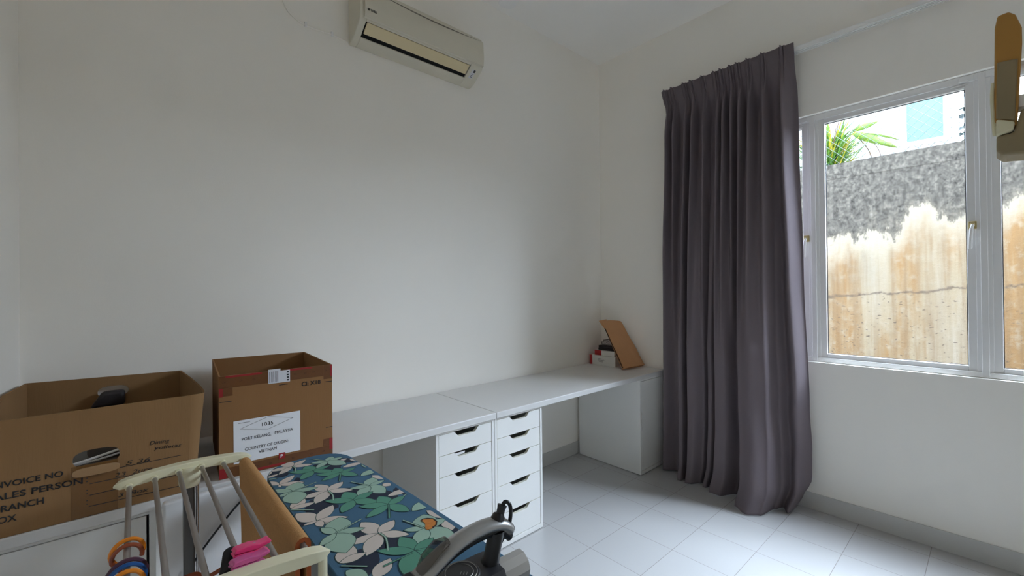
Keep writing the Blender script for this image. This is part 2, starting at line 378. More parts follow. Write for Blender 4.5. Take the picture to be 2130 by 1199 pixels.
# window: outer frame, mullions, three sashes with panes, latches and stays
b = NB(); X0, X1 = 0.030, 0.085
box(b, X0, X1, WY1, WY0, WZ0+0.001, WZ0+0.028); box(b, X0, X1, WY1, WY0, WZ1-0.036, WZ1-0.001)
box(b, X0, X1, WY1, WY1+0.03, WZ0, WZ1); box(b, X0, X1, WY0-0.03, WY0, WZ0, WZ1)
win = struct('window_1', b, 'alu', bevel=0.002)
MUL = (-1.614, -2.334)
for my in MUL:
    b = NB(); box(b, X0-0.006, X1, my-0.013, my+0.013, WZ0+0.006, WZ1-0.008); box(b, X0+0.006, X1, my-0.029, my+0.029, WZ0+0.028, WZ1-0.036)
    mk('mullion', b, 'alu', win, bevel=0.002)
ED = (WY0-0.03, MUL[0]+0.029, MUL[0]-0.029, MUL[1]+0.029, MUL[1]-0.029, WY1+0.03)
for i in range(3):
    ya, yb = ED[2*i]+0.003, ED[2*i+1]-0.003; za, zb = WZ0+0.026, WZ1-0.034; s = 0.034
    b = NB(); xa, xb = X0+0.010, X1-0.008
    box(b, xa, xb, yb, yb+s, za, zb); box(b, xa, xb, ya-s, ya, za, zb); box(b, xa, xb, yb+s, ya-s, za, za+s-0.006); box(b, xa, xb, yb+s, ya-s, zb-s+0.004, zb)
    sa = mk('sash', b, 'alu', win, bevel=0.003)
    b = NB(); box(b, 0.060, 0.065, yb+s-0.006, ya-s+0.006, za+s-0.012, zb-s+0.01); mk('pane', b, 'glass', sa, flatshade=True)
    b = NB(); ga, gb, gc, gd = yb+s-0.001, ya-s+0.001, za+s-0.008, zb-s+0.006; g_ = 0.0045
    box(b, 0.0595, 0.0655, ga, ga+g_, gc, gd); box(b, 0.0595, 0.0655, gb-g_, gb, gc, gd); box(b, 0.0595, 0.0655, ga+g_, gb-g_, gc, gc+g_); box(b, 0.0595, 0.0655, ga+g_, gb-g_, gd-g_, gd); mk('gasket', b, 'black', sa)
    b = NB(); hy = yb+0.012
    if i < 2:
        box(b, xa-0.014, xa, hy-0.014, hy+0.016, 1.675, 1.715); box(b, xa-0.026, xa-0.012, hy-0.008, hy+0.010, 1.685, 1.705)
        lt = mk('latch', b, 'brass', sa, bevel=0.003)
        b = NB(); tube(b, smooth([(xa-0.026, hy, 1.695), (xa-0.034, hy+0.004, 1.675), (xa-0.036, hy+0.008, 1.63), (xa-0.030, hy+0.010, 1.575)]), [0.007]*6+[0.008]*6+[0.009]*6+[0.006], 8)
        mk('lever', b, 'track', lt)
    b = NB(); box(b, X0-0.004, X0+0.014, yb+0.0, yb+0.055, zb+0.004, zb+0.026); box(b, xa-0.006, xa, yb+0.02, yb+0.085, zb-0.012, zb-0.006); box(b, xa-0.006, xa, yb+0.03, yb+0.07, zb-0.026, zb-0.02)
    mk('friction_stay', b, 'alu', win, bevel=0.002)

# ------------------------------------------------------------------ desk tops, drawer units, door cabinets
ZT, ZU, XJ = 0.744, 0.7105, -1.7465
for nm, xa, xb, lab in (('desk_top', XJ+0.001, -0.006, 'white desk top in the room corner, with books and a brown paper bag on it'),
                        ('desk_top', XL+0.004, XJ-0.001, 'white desk top along the wall with two open cardboard boxes on it')):
    o = mk(nm, box(NB(), xa, xb, TY, -0.011, ZU, ZT), 'lam', bevel=0.004, seg=3); tag(o, lab, 'desk top', 'white desk tops along the wall')

YF = -0.600
def shell(x0, x1, yf, yb, z1, t=0.016):
    b = NB(); box(b, x0, x0+t, yf, yb, 0.004, z1); box(b, x1-t, x1, yf, yb, 0.004, z1); box(b, x0+t, x1-t, yf, yb, z1-0.012, z1); box(b, x0+t, x1-t, yf, yb, 0.004, 0.030); box(b, x0+t, x1-t, yb-0.008, yb, 0.030, z1-0.012)
    return b
def scoop(x0, x1, z0, z1):
    # drawer front outline with the cut-out finger pull in its top edge
    L = x1-x0; a = x0+0.27*L; c = x0+0.75*L; d = 0.026; p = [(x0, z0), (x1, z0), (x1, z1), (c+0.012, z1)]
    for k in range(7):
        t = k/6; p.append((c+0.004-0.036*t, z1-d*(0.5-0.5*math.cos(PI*t))))
    for k in range(7):
        t = k/6; p.append((a+0.032-0.036*t, z1-d*(0.5+0.5*math.cos(PI*t))))
    p += [(a-0.012, z1), (x0, z1)]
    return p
du = thing('drawer_unit', (XJ+0.18, -0.31, 0), 'white five-drawer unit on the side nearer the window', 'drawer unit', 'white drawer units under the desk joint')
x0, x1 = XJ+0.0015, XJ+0.3585
mk('cabinet_body', shell(x0, x1, YF, -0.022, ZU-0.0015), 'cabw', du, bevel=0.001)
zz = [0.033, 0.184, 0.338, 0.491, 0.594, 0.6965]
for k in range(5):
    b = prism(NB(), scoop(x0+0.0185, x1-0.0185, zz[k]+0.001, zz[k+1]-0.0015), YF+0.002, YF+0.018, XZ)
    b.faces.ensure_lookup_table()
    for f in b.faces[2:]: f.material_index = 1
    dr = mk('drawer', b, ['cabw', 'edge'], du)
    b = NB(); xa, xb, za, zb = x0+0.026, x1-0.026, zz[k]+0.012, zz[k+1]-0.04
    box(b, xa, xa+0.01, YF+0.019, -0.06, za, zb); box(b, xb-0.01, xb, YF+0.019, -0.06, za, zb); box(b, xa+0.01, xb-0.01, YF+0.019, -0.06, za, za+0.006); box(b, xa+0.01, xb-0.01, -0.07, -0.06, za+0.006, zb)
    mk('drawer_tray', b, 'cabw', dr)
dup(du, (-0.360, 0, 0), 'white five-drawer unit on the side nearer the cardboard boxes', 'white drawer units under the desk joint')
o = mk('paper_slip', sheet(NB(), (XJ-0.262, YF+0.012, 0.572), (1, 0, 0), (0, -0.4, 0.9), rect(0.075, 0.016), 0.0008), 'paper'); tag(o, 'white paper slip poking out of the second drawer down', 'paper')

dc = thing('door_cabinet', (-0.183, -0.31, 0), 'white door cabinet under the desk in the room corner beside the curtain', 'cabinet', 'white door cabinets under the desk')
x0, x1 = -0.3605, -0.014
mk('cabinet_body', shell(x0, x1, YF-0.010, -0.028, ZU-0.0015), 'cabw', dc, bevel=0.001)
p = [(x0+0.0175, 0.033), (x1-0.0175, 0.033), (x1-0.0175, 0.694), (x0+0.0175, 0.694), (x0+0.0175, 0.475)]
for k in range(6): p.append((x0+0.0175+0.011*math.sin(PI/2*k/5), 0.475-0.022*k/5))
for k in range(6): p.append((x0+0.0175+0.011*math.cos(PI/2*k/5), 0.335-0.022*k/5))
mk('door', prism(NB(), p, YF-0.009, YF+0.008, XZ), 'cabw', dc, bevel=0.001)
lc = thing('door_cabinet', (-3.30, -0.31, 0), 'white door cabinet under the large lettered cardboard box', 'cabinet', 'white door cabinets under the desk')
x0, x1 = XL+0.006, -3.1265
mk('cabinet_body', shell(x0, x1, YF, -0.022, ZU-0.0015), 'cabw', lc, bevel=0.001)
mk('door', box(NB(), x0+0.018, x1-0.0225, YF+0.001, YF+0.018, 0.034, 0.694), 'cabw', lc, bevel=0.001)
o = mk('white_board', box(NB(), -3.112, -2.835, -0.662, -0.634, 0.001, 0.741), 'board', bevel=0.008, seg=4); tag(o, 'plain white board standing upright against the desk edge behind the clothes airer', 'board')
b = NB(); tube(b, smooth([(-3.075, -0.675, 0.48), (-3.03, -0.672, 0.545), (-2.965, -0.671, 0.625), (-2.90, -0.670, 0.69), (-2.85, -0.68, 0.70), (-2.80, -0.70, 0.60), (-2.79, -0.72, 0.30), (-2.80, -0.74, 0.012), (-2.9, -0.9, 0.006)]), 0.0035, 8)
b2 = smooth([(-3.085, -0.676, 0.46), (-3.20, -0.68, 0.30), (-3.29, -0.69, 0.03), (-3.38, -0.70, 0.006)]); tube(b, b2, 0.0035, 8)
tag(mk('power_cord', b, 'black'), 'thin black cord hanging slantwise in front of the white board', 'cord')

# ------------------------------------------------------------------ big lettered carton
ib = thing('cardboard_box', (-3.245, -0.33, ZT), 'large open cardboard box with INVOICE NO lettering and hand hole', 'cardboard box', 'open cardboard boxes on the desk')
zb0 = ZT+0.001; t = 0.006
fx0, fx1 = -3.468, -3.017; fy, by = -0.615, -0.045
def hole(cx, cz, a, c, n=28):
    return [(cx+a*math.copysign(abs(math.cos(2*PI*k/n))**0.7, math.cos(2*PI*k/n)), cz+c*math.copysign(abs(math.sin(2*PI*k/n))**0.8, math.sin(2*PI*k/n))) for k in range(n)]
def panel_with_hole(bm, P, hol, d0, d1):
    # P: four corners (u, v) anticlockwise; hole ring anticlockwise; stitched as quads between resampled outline and hole
    n = len(hol); cx = sum(h[0] for h in hol)/n; cz = sum(h[1] for h in hol)/n
    out = []
    for h in hol:
        dx, dz = h[0]-cx, h[1]-cz; best = None
        for (ax, az), (bx_, bz) in zip(P, P[1:]+P[:1]):
            ex, ez = bx_-ax, bz-az; den = dx*ez-dz*ex
            if abs(den) < 1e-12: continue
            tt = ((ax-cx)*ez-(az-cz)*ex)/den; ss = ((ax-cx)*dz-(az-cz)*dx)/den
            if tt > 0 and -1e-9 <= ss <= 1+1e-9 and (best is None or tt < best): best = tt
        out.append((cx+dx*best, cz+dz*best))
    for pc in P:
        k = min(range(n), key=lambda i: (out[i][0]-pc[0])**2+(out[i][1]-pc[1])**2); out[k] = pc
    rings = [[(u, d0, v) for u, v in out], [(u, d0, v) for u, v in hol], [(u, d1, v) for u, v in hol], [(u, d1, v) for u, v in out]]
    return ring_loft(bm, rings, True, False)
b = NB()
hol = hole(-3.259, 0.911, 0.050, 0.0255)
panel_with_hole(b, [(fx0, zb0), (-3.046, zb0), (-3.036, 1.054), (fx0, 1.055)], hol, fy, fy+t)
panel_with_hole(b, [(fx0+0.002, zb0), (-3.024, zb0), (-3.020, 1.058), (fx0+0.002, 1.070)], hole(-3.235, 1.005, 0.045, 0.022), by-t, by)
prism(b, [(fy+t, zb0), (by-t, zb0), (by-t, 1.070), (-0.42, 1.092), (fy+t, 1.055)], fx0, fx0+t, YZ)
# the right side bows outward at its open top
def side_path(x_a, x_b, r_, bow, n_=16):
    p_ = []
    for j in range(7):
        a_ = PI/2*j/6; p_.append((x_a+r_*math.sin(a_), fy+r_*(1-math.cos(a_))))
    for j in range(1, n_+1):
        s = j/n_; p_.append((x_a+r_+(x_b-x_a-r_)*s+bow*math.sin(PI*s)**0.9, fy+r_+(by-fy-r_)*s))
    return p_
rings = []
for k in range(6):
    q_ = k/5; z_ = (lambda s, q_=q_: zb0+(1.055+0.003*s-0.020*math.sin(PI*s)-zb0)*q_)
    P_o = side_path(-3.046+0.010*q_, -3.024+0.002*q_, 0.020+0.020*q_, 0.004+0.018*q_**2)
    rings.append((P_o, z_))
def rim(P_, ofs):
    out = []
    for j, (x, y) in enumerate(P_):
        x0_, y0_ = P_[max(j-1, 0)]; x1_, y1_ = P_[min(j+1, len(P_)-1)]; d_ = Vector((x1_-x0_, y1_-y0_)).normalized()
        out.append((x-d_.y*ofs, y+d_.x*ofs))
    return out
NP_ = len(rings[0][0]); outer = [[(x, y, zf((y-fy)/(by-fy))) for x, y in P_] for P_, zf in rings]; inner = [[(x, y, zf((y-fy)/(by-fy))) for x, y in rim(P_, t)] for P_, zf in rings]
cols = []
for j in range(NP_): cols.append([outer[k][j] for k in range(6)]+[inner[k][j] for k in range(5, -1, -1)])
rings = cols
ring_loft(b, rings)
box(b, fx0+t, -3.030, fy+t, by-t, zb0, zb0+t)
mk('carton', b, 'card', ib, sharp=50)
fl = []
for k in range(24):
    a = 2*PI*k/24; fl.append((0.050*math.copysign(abs(math.cos(a))**0.55, math.cos(a)), 0.0125*math.copysign(abs(math.sin(a))**0.7, math.sin(a))))
b = NB(); sheet(b, (-3.259, fy-0.012, 0.8785), (1, 0, 0), (0, -0.10, 0.99), fl, 0.005); mk('hand_hole_flap', b, 'cardin', ib)
b = NB(); sheet(b, (-3.312, fy-0.0004, zb0), (1, 0, 0), (0, 0, 1), rect(0.098, 0.150), 0.0003)
mk('clear_tape', b, 'cleartape', ib)
b = NB(); EX, EZ = Vector((1, 0, 0)), Vector((0, 0, 1)); yt = fy-0.0008
def word(s, xr, zbase, h, wd, slope=0.0, **k):
    b = NB(); ux = Vector((1, 0, slope)).normalized(); text_bm(b, s, Vector((xr-wd, yt, zbase-slope*wd)), ux, EZ, h, width=wd, **k); mk('printed_lettering', b, 'ink', ib, orient=False, flatshade=True)
word('INVOICE NO', -3.327, 0.8765, 0.0155, 0.133, -0.015, bold=0.018)
word('SALES PERSON', -3.288, 0.8435, 0.0165, 0.180, -0.02, bold=0.018)
word('BRANCH', -3.364, 0.8125, 0.0165, 0.092, -0.02, bold=0.018)
word('BOX', -3.414, 0.784, 0.0165, 0.046, -0.02, bold=0.018)
for zc in (0.851, 0.816, 0.786):
    b = NB()
    for dz in (-0.005, 0.005): sheet(b, (-3.281, yt, zc+dz-0.0012), EX, EZ, rect(0.0025, 0.0025), 0.0003)
    mk('printed_lettering', b, 'ink', ib, flatshade=True)
for xa, za, xb, zb_ in ((-3.209, 0.866, -3.063, 0.865), (-3.274, 0.837, -3.063, 0.834), (-3.274, 0.804, -3.066, 0.804), (-3.276, 0.772, -3.066, 0.767)):
    b = NB(); sheet(b, (xa, yt, za), EX, EZ, [(0, 0), (xb-xa, zb_-za), (xb-xa, zb_-za+0.0018), (0, 0.0018)], 0.0003); mk('ruled_line', b, 'ink', ib, flatshade=True)
b = NB()
def pen(s, x, z, h, wd, slope=-0.05):
    b = NB(); text_bm(b, s, Vector((x, yt, z)), Vector((1, 0, slope)).normalized(), EZ, h, width=wd, shear=0.25, bold=-0.004); mk('handwriting', b, 'ink', ib, orient=False, flatshade=True)
pen('Dining', -3.142, 0.917, 0.0125, 0.050); pen('yolletas', -3.130, 0.900, 0.0105, 0.068, -0.09); pen('5 36', -3.198, 0.870, 0.013, 0.058); pen('23  2urg', -3.222, 0.841, 0.012, 0.088, -0.03); pen('H', -3.222, 0.810, 0.012, 0.012); pen('3  Box', -3.215, 0.779, 0.012, 0.072, -0.04)
# what shows through the hand hole and over the rim
b = NB(); tube(b, smooth([(-3.35, -0.572, 0.888), (-3.31, -0.580, 0.893), (-3.26, -0.582, 0.903), (-3.21, -0.582, 0.914), (-3.17, -0.565, 0.918)]), 0.0036, 8)
o = mk('white_cable', b, 'track'); tag(o, 'white cable seen through the hand hole of the lettered box, the lower strand', 'cable')
b = NB(); tube(b, smooth([(-3.34, -0.560, 0.880), (-3.30, -0.566, 0.886), (-3.25, -0.570, 0.892), (-3.20, -0.566, 0.900), (-3.16, -0.555, 0.902)]), 0.0032, 8)
o = mk('white_cable', b, 'track'); tag(o, 'white cable seen through the hand hole of the lettered box, the strand behind', 'cable')
b = NB(); box(b, -3.44, -3.06, -0.545, -0.10, zb0+t+0.001, 0.876); o = mk('folded_cloth', b, 'greysleeve', bevel=0.03, seg=4); tag(o, 'grey folded cloth lying inside the lettered box', 'cloth')
b = NB(); box(b, -3.285, -3.20, -0.53, -0.44, 0.877, 0.945); tag(mk('grey_pouch', b, 'greysleeve', bevel=0.02, seg=4), 'grey pouch behind the white cables in the lettered box', 'pouch')
b = NB(); box(b, -3.30, -3.20, -0.100, -0.056, 0.955, 1.012)
for v in b.verts: v.co.x += 0.03*(v.co.z-0.955)/0.05 if v.co.x < -3.25 else 0
tag(mk('dark_pouch', b, 'darkcover', bevel=0.012, seg=3), 'dark pouch against the inner back wall of the lettered box', 'pouch')

# ------------------------------------------------------------------ tall taped carton
cb = thing('cardboard_box', (-2.755, -0.36, ZT), 'tall open cardboard box with a white address sheet marked 1035', 'cardboard box', 'open cardboard boxes on the desk')
Q = [(-2.958, -0.592), (-2.585, -0.611), (-2.556, -0.150), (-2.918, -0.100)]; z1 = 1.100; z0 = ZT+0.001
b = NB()
qc = Vector((sum(q_[0] for q_ in Q)/4, sum(q_[1] for q_ in Q)/4)); Qi = [tuple(Vector(q_)+(qc-Vector(q_)).normalized()*0.008) for q_ in Q]
rings = [[(*q_, z0) for q_ in Q], [(*q_, z1) for q_ in Q], [(*q_, z1) for q_ in Qi], [(*q_, z0+0.006) for q_ in Qi]]
ring_loft(b, rings)
mk('carton', b, 'card2', cb, flatshade=True)
F0 = Vector((*Q[0], z0)); FX = (Vector((*Q[1], z0))-F0); FW = FX.length; FX.normalize(); FZ = Vector((0, 0, 1)); FN = FX.cross(FZ)
HH = z1-z0
def fs(bm, u, v, w_, h_, lift=0.0004, d=0.0003): sheet(bm, F0+FX*u+FZ*v+FN*lift, FX, FZ, rect(w_, h_), d)
for q_ in ((0.0, HH-0.042, FW-0.0325, 0.042), (0, HH-0.070, 0.040, 0.0275), (0, 0.002, FW, 0.034), (FW-0.035, 0.0365, 0.035, 0.028), (FW-0.032, HH-0.055, 0.032, 0.055)):
    b = NB(); fs(b, *q_); mk('brown_tape', b, 'cardtape', cb)
for q_ in ((0.02, HH-0.007, 0.11, 0.007), (0.215, HH-0.007, 0.085, 0.007), (FW-0.008, HH-0.045, 0.008, 0.045), (0.0, HH-0.072, 0.012, 0.030), (FW-0.012, 0.02, 0.012, 0.045), (0.0, 0.002, 0.022, 0.034), (0.115, 0.004, 0.09, 0.008)):
    b = NB(); fs(b, *q_, 0.0009); mk('red_tape_print', b, 'redtape', cb)
b = NB(); fs(b, 0.182, 0.026, 0.022, 0.022, 0.0016); mk('red_label', b, 'redtape', cb)
for u, v, h_ in [(u, HH-0.024, 0.006) for u in (0.01, 0.06, 0.10, 0.235, 0.27, 0.30, 0.345)] + [(u, 0.016, 0.007) for u in (0.06, 0.11, 0.15, 0.225, 0.29, 0.335)]:
    b = NB(); text_bm(b, 'ZA', F0+FX*u+FZ*v+FN*0.001, FX, FZ, h_, width=0.010); mk('tape_print', b, 'tapeink', cb, orient=False, flatshade=True)
b = NB(); fs(b, 0.042, 0.043, 0.214, 0.150, 0.0006); ads = mk('address_sheet', b, 'paper', cb)
PL = F0+FN*0.0011
def pt(s, u, v, h, wd, par=None, **k):
    b = NB(); text_bm(b, s, PL+FX*u+FZ*v, FX, FZ, h, width=wd, bold=k.get('bold', 0.0)); mk('printed_lettering', b, 'ink', par or ads, orient=False, flatshade=True)
pt('1035', 0.125, 0.160, 0.0125, 0.040); pt('PORT KELANG,', 0.066, 0.1205, 0.0105, 0.092); pt('MALAYSIA', 0.169, 0.1225, 0.0105, 0.062); pt('COUNTRY OF ORIGIN:', 0.075, 0.083, 0.0105, 0.140); pt('VIETNAM', 0.118, 0.065, 0.0105, 0.058)
b = NB(); dm = [(0.062, 0.163), (0.148, 0.190), (0.232, 0.171), (0.148, 0.145)]
for a_, c_ in zip(dm, dm[1:]+dm[:1]):
    a2, c2 = Vector(a_), Vector(c_); dd = (c2-a2).normalized(); nn = Vector((-dd.y, dd.x))*0.0005
    sheet(b, PL, FX, FZ, [tuple(a2-nn), tuple(c2-nn), tuple(c2+nn), tuple(a2+nn)], 0.0003)
mk('printed_diamond', b, 'ink', ads, flatshade=True)
b = NB(); sheet(b, PL+FX*0.056+FZ*0.183, FX, FZ, rect(0.036, 0.0012), 0.0003); mk('ruled_line', b, 'ink', ads, flatshade=True)
pt('CI: X18', 0.262, HH-0.070, 0.0150, 0.068, cb, bold=0.010)
for u, v, l_ in ((0.002, 0.265, 0.035), (FW-0.025, 0.288, 0.025), (FW-0.025, 0.108, 0.025), (0.185, HH-0.056, 0.03)):
    b = NB(); sheet(b, PL+FX*u+FZ*v, FX, FZ, rect(l_, 0.0022), 0.0003); mk('ruled_line', b, 'ink', cb, flatshade=True)
b = NB(); text_bm(b, 'P', F0+FX*0.187+FZ*0.031+FN*0.0022, FX, FZ, 0.012, bold=0.02); mk('tape_letter', b, 'paper', cb, orient=False, flatshade=True)
b = NB(); fs(b, 0.188, HH-0.046, 0.034, 0.044, 0.0012); st2 = mk('shipping_sticker', b, 'palepaper', cb)
b = NB(); fs(b, 0.150, HH-0.046, 0.040, 0.052, 0.0013); st = mk('shipping_sticker', b, 'palepaper', cb)
b = NB()
for k in range(5): sheet(b, F0+FX*(0.154+0.0065*k)+FZ*(HH-0.042)+FN*0.0019, FX, FZ, rect(0.0018+0.001*(k % 2), 0.04), 0.0002)
mk('sticker_print', b, 'ink', st); b = NB()
for k in range(4): sheet(b, F0+FX*0.212+FZ*(HH-0.042+0.01*k)+FN*0.0019, FX, FZ, rect(0.006, 0.006), 0.0002)
mk('sticker_print', b, 'ink', st2)

# ------------------------------------------------------------------ books and paper bag in the corner
def book(x0, x1, y0, y1, z0, z1, cover, label, spine=None, txt=False):
    t_ = thing('book', ((x0+x1)/2, (y0+y1)/2, z0), label, 'book', 'books stacked in the room corner'); c = 0.0022
    b = NB(); box(b, x0, x1, y0, y1, z0, z0+c); box(b, x0, x1, y0, y1, z1-c, z1); box(b, x0, x0+c, y0, y1, z0+c, z1-c); mk('cover', b, cover, t_, bevel=0.001)
    b = NB(); box(b, x0+c, x1-0.003, y0+0.003, y1-0.003, z0+c, z1-c); mk('pages', b, 'pages', t_)
    if spine:
        b = NB(); box(b, x0-0.0004, x0, y1-spine, y1+0.0004, z0, z1); box(b, x0, x1, y1, y1+0.0004, z0, z1); mk('red_spine_band', b, 'red', t_)
    if txt:
        b = NB(); zc = (z0+z1)/2
        for dz, l_ in ((0.016, 0.060), (0.004, 0.070), (-0.008, 0.045)): sheet(b, (x0-0.0004, y1-0.085-(0.070-l_)/2, zc+dz-0.004), (0, -1, 0), (0, 0, 1), rect(l_, 0.0028), 0.0005)
        mk('spine_print', b, 'ink', t_, flatshade=True)
    return t_
book(-0.212, -0.03, -0.292, -0.030, ZT+0.0005, 0.825, 'whitecover', 'thick white book with a red end, lowest of the stack', spine=0.028, txt=True)
book(-0.196, -0.04, -0.272, -0.072, 0.8255, 0.868, 'whitecover', 'white book with a red patch, second from the bottom of the stack', spine=0.070)
book(-0.180, -0.03, -0.270, -0.098, 0.8685, 0.888, 'darkcover', 'thin dark covered book, third from the bottom of the stack')
book(-0.176, -0.035, -0.266, -0.098, 0.8885, 0.908, 'darkcover', 'thin dark covered book with pale pages, topmost of the stack')
for o in [x for x in C.objects if x.name.startswith('pages')]: pass
b = NB(); g = bmesh.ops.create_icosphere(b, subdivisions=3, radius=1.0)
for v in b.verts:
    k = 1+0.18*math.sin(7*v.co.x+3*v.co.y)*math.cos(6*v.co.z+2*v.co.y); v.co = Vector((-0.105+0.065*v.co.x*k, -0.15+0.06*v.co.y*k, max(0.9095, 0.928+0.026*v.co.z*k)))
tag(mk('clear_bag', b, 'film', sharp=25), 'crumpled clear plastic bag on top of the book stack', 'plastic bag')

pb = thing('paper_bag', (-0.14, -0.40, ZT), 'brown paper bag leaning over the book stack in the room corner', 'paper bag')
BL, BR, TL, TR = Vector((-0.272, -0.398, ZT+0.004)), Vector((-0.020, -0.425, ZT+0.004)), Vector((-0.232, -0.175, 1.112)), Vector((-0.024, -0.215, 1.108))
def bagpt(s, q_, d):
    p = (BL*(1-s)+BR*s)*(1-q_) + (TL*(1-s)+TR*s)*q_
    n_ = (BR-BL).cross(TL-BL).normalized()
    if n_.y > 0: n_ = -n_
    thick = 0.034*(1-q_)**0.6*(0.6+0.4*math.sin(PI*s)) + 0.004
    wob = 0.004*math.sin(9*s+5*q_)*math.sin(7*q_+2*s)
    return p + n_*((thick if d > 0 else 0.0)+ (wob if d > 0 else wob*0.3)) + Vector((0, 0, 0.012*math.sin(PI*s) if q_ > 0.98 else 0))
b = NB(); NS, NQ = 16, 24; rings = []
for i in range(NQ+1):
    q_ = i/NQ; rings.append([bagpt(j/NS, q_, 1) for j in range(NS+1)] + [bagpt(j/NS, q_, -1) for j in range(NS, -1, -1)])
ring_loft(b, rings)
mk('bag_body', b, 'kraft', pb, sharp=60)
b = NB(); 
tube(b, [bagpt(-0.005, q_, 1)*0.5+bagpt(-0.005, q_, -1)*0.5 for q_ in [0.02+k*0.06 for k in range(15)]], 0.0042, 6); mk('side_gusset', b, 'char', pb)
b = NB(); f0, f1, f2, f3 = bagpt(0.0, 0.86, -1), bagpt(0.0, 1.0, -1), bagpt(0.28, 1.0, -1), bagpt(0.2, 0.9, -1)
off = Vector((-0.022, 0.012, 0.012))
pts = [f0, f1+off, f2+Vector((0, 0.005, 0.012)), f3]
A_ = [b.verts.new(p) for p in pts]; B_ = [b.verts.new(p+Vector((0, 0.002, 0))) for p in pts]
b.faces.new(A_); b.faces.new(list(reversed(B_)))
for i in range(4): b.faces.new((A_[i], B_[i], B_[(i+1) % 4], A_[(i+1) % 4]))
mk('top_flap', b, 'kraft', pb)

# ------------------------------------------------------------------ air conditioner and its wire
ac = thing('air_conditioner', (-1.865, -0.005, 2.757), 'cream wall-mounted air conditioner high on the wall above the desk', 'air conditioner')
xa, xb = -2.273, -1.455; yw = -0.001
prof = [(yw, 2.757), (-0.030, 2.757), (-0.062, 2.768), (-0.150, 2.826), (-0.160, 2.842), (-0.160, 3.000), (-0.150, 3.028), (-0.11, 3.05), (yw, 3.055)]
lo = Vector((-0.062, 2.768)); hi = Vector((-0.160, 2.838)); dn = Vector((0.58, 0.81)).normalized()*0.055
sl = lambda t_: lo+(hi-lo)*t_
s0, s1 = sl(0.16), sl(0.90)
notch = [(yw, 2.757), (-0.030, 2.757), tuple(lo), tuple(s0), tuple(s0+dn), tuple(s1+dn), tuple(s1), (-0.160, 2.842), (-0.160, 3.000), (-0.150, 3.028), (-0.11, 3.05), (yw, 3.055)]
b = NB(); xs0, xs1 = -2.236, -1.545
prism(b, prof, xa, xs0, YZ); prism(b, notch, xs0, xs1, YZ); prism(b, prof, xs1, xb, YZ)
mk('housing', b, 'acw', ac, bevel=0.004, sharp=40)
b = NB(); rc = [tuple(s0+dn*0.15), tuple(s1+dn*0.15), tuple(s1+dn*0.97), tuple(s0+dn*0.97)]
prism(b, rc, xs0+0.0015, xs1-0.0015, YZ); mk('slot_shade_block', b, 'slotshade', ac)  # black filler standing in for the shade deep in the slot
b = NB(); l0, l1 = sl(0.36)-dn*0.03, sl(0.89)-dn*0.03; prism(b, [tuple(l0), tuple(l1), tuple(l1+dn*0.13), tuple(l0+dn*0.13)], xs0+0.008, xs1-0.008, YZ); mk('louver', b, 'flap', ac, bevel=0.002)
b = NB(); n_ = 20; rings = []
for i in range(n_+1):
    s = i/n_; x = -2.250+(-1.458+2.250)*s; zt = 3.010-0.020*math.sin(PI*min(1, s*1.0))
    yf_ = -0.1605
    rings.append([(x, yf_, 2.8425), (x, yf_-0.012, 2.846), (x, yf_-0.016, 2.90), (x, yf_-0.010, zt-0.012), (x, yf_-0.002, zt), (x, yf_, zt-0.01)])
ring_loft(b, rings); mk('front_panel', b, 'acw', ac, sharp=45)
b = NB(); rings = []
for i in range(n_+1):
    s = i/n_; x = -2.250+(-1.458+2.250)*s; zt = 3.010-0.020*math.sin(PI*s); h_ = 0.001+0.008*math.sin(PI*s)
    rings.append([(x, -0.1612, zt-0.004), (x, -0.1600, zt-0.004), (x, -0.1600, zt+h_), (x, -0.1612, zt+h_)])
ring_loft(b, rings); mk('painted_gap_strip', b, 'gapshade', ac)  # dark strip painted in as shade above the panel edge
b = NB(); text_bm(b, 'YORK', (-2.2205, -0.1768, 2.881), (1, 0, 0), (0, 0, 1), 0.012, width=0.036, bold=0.03)
for k in range(3): sheet(b, (-2.236, -0.1768, 2.881+0.0044*k), (1, 0, 0), (0, 0, 1), rect(0.012, 0.003), 0.0004)
mk('badge', b, 'ink', ac, orient=False, flatshade=True)
hi2 = Vector((-0.150, 2.826)); sl = lambda t_: lo+(hi2-lo)*t_
lu = (hi2-lo).normalized(); ux, uy = Vector((1, 0, 0)), Vector((0, lu.x, lu.y)); op = lambda x, t_: Vector((x, sl(t_).x, sl(t_).y))+ux.cross(uy)*0.0008
b = NB(); sheet(b, op(-1.523, 0.30), ux, uy, rect(0.028, 0.062), 0.0005); stk = mk('label_sticker', b, 'palepaper', ac)
b = NB(); sheet(b, op(-1.510, 0.70)+ux.cross(uy)*0.0007, ux, uy, rect(0.014, 0.018), 0.0003)
for k in range(3): sheet(b, op(-1.515, 0.38+0.1*k)+ux.cross(uy)*0.0007, ux, uy, rect(0.016, 0.0035), 0.0003)
mk('sticker_print', b, 'irong', stk)
wt = thing('wall_wire', (-2.45, -0.004, 2.77), 'thin white wire clipped along the wall beside the air conditioner', 'wire')
b = NB(); tube(b, smooth([(-2.640, -0.006, 3.04), (-2.617, -0.006, 2.90), (-2.605, -0.006, 2.861), (-2.577, -0.006, 2.812), (-2.520, -0.006, 2.779), (-2.462, -0.006, 2.772), (-2.363, -0.006, 2.777), (-2.277, -0.006, 2.768)]), 0.0045, 8); mk('wire_run', b, 'wall', wt)
for x, z in ((-2.497, 2.776), (-2.363, 2.778)):
    b = NB(); box(b, x-0.006, x+0.006, -0.013, -0.0005, z-0.010, z+0.014); mk('wire_clip', b, 'track', wt, bevel=0.002)

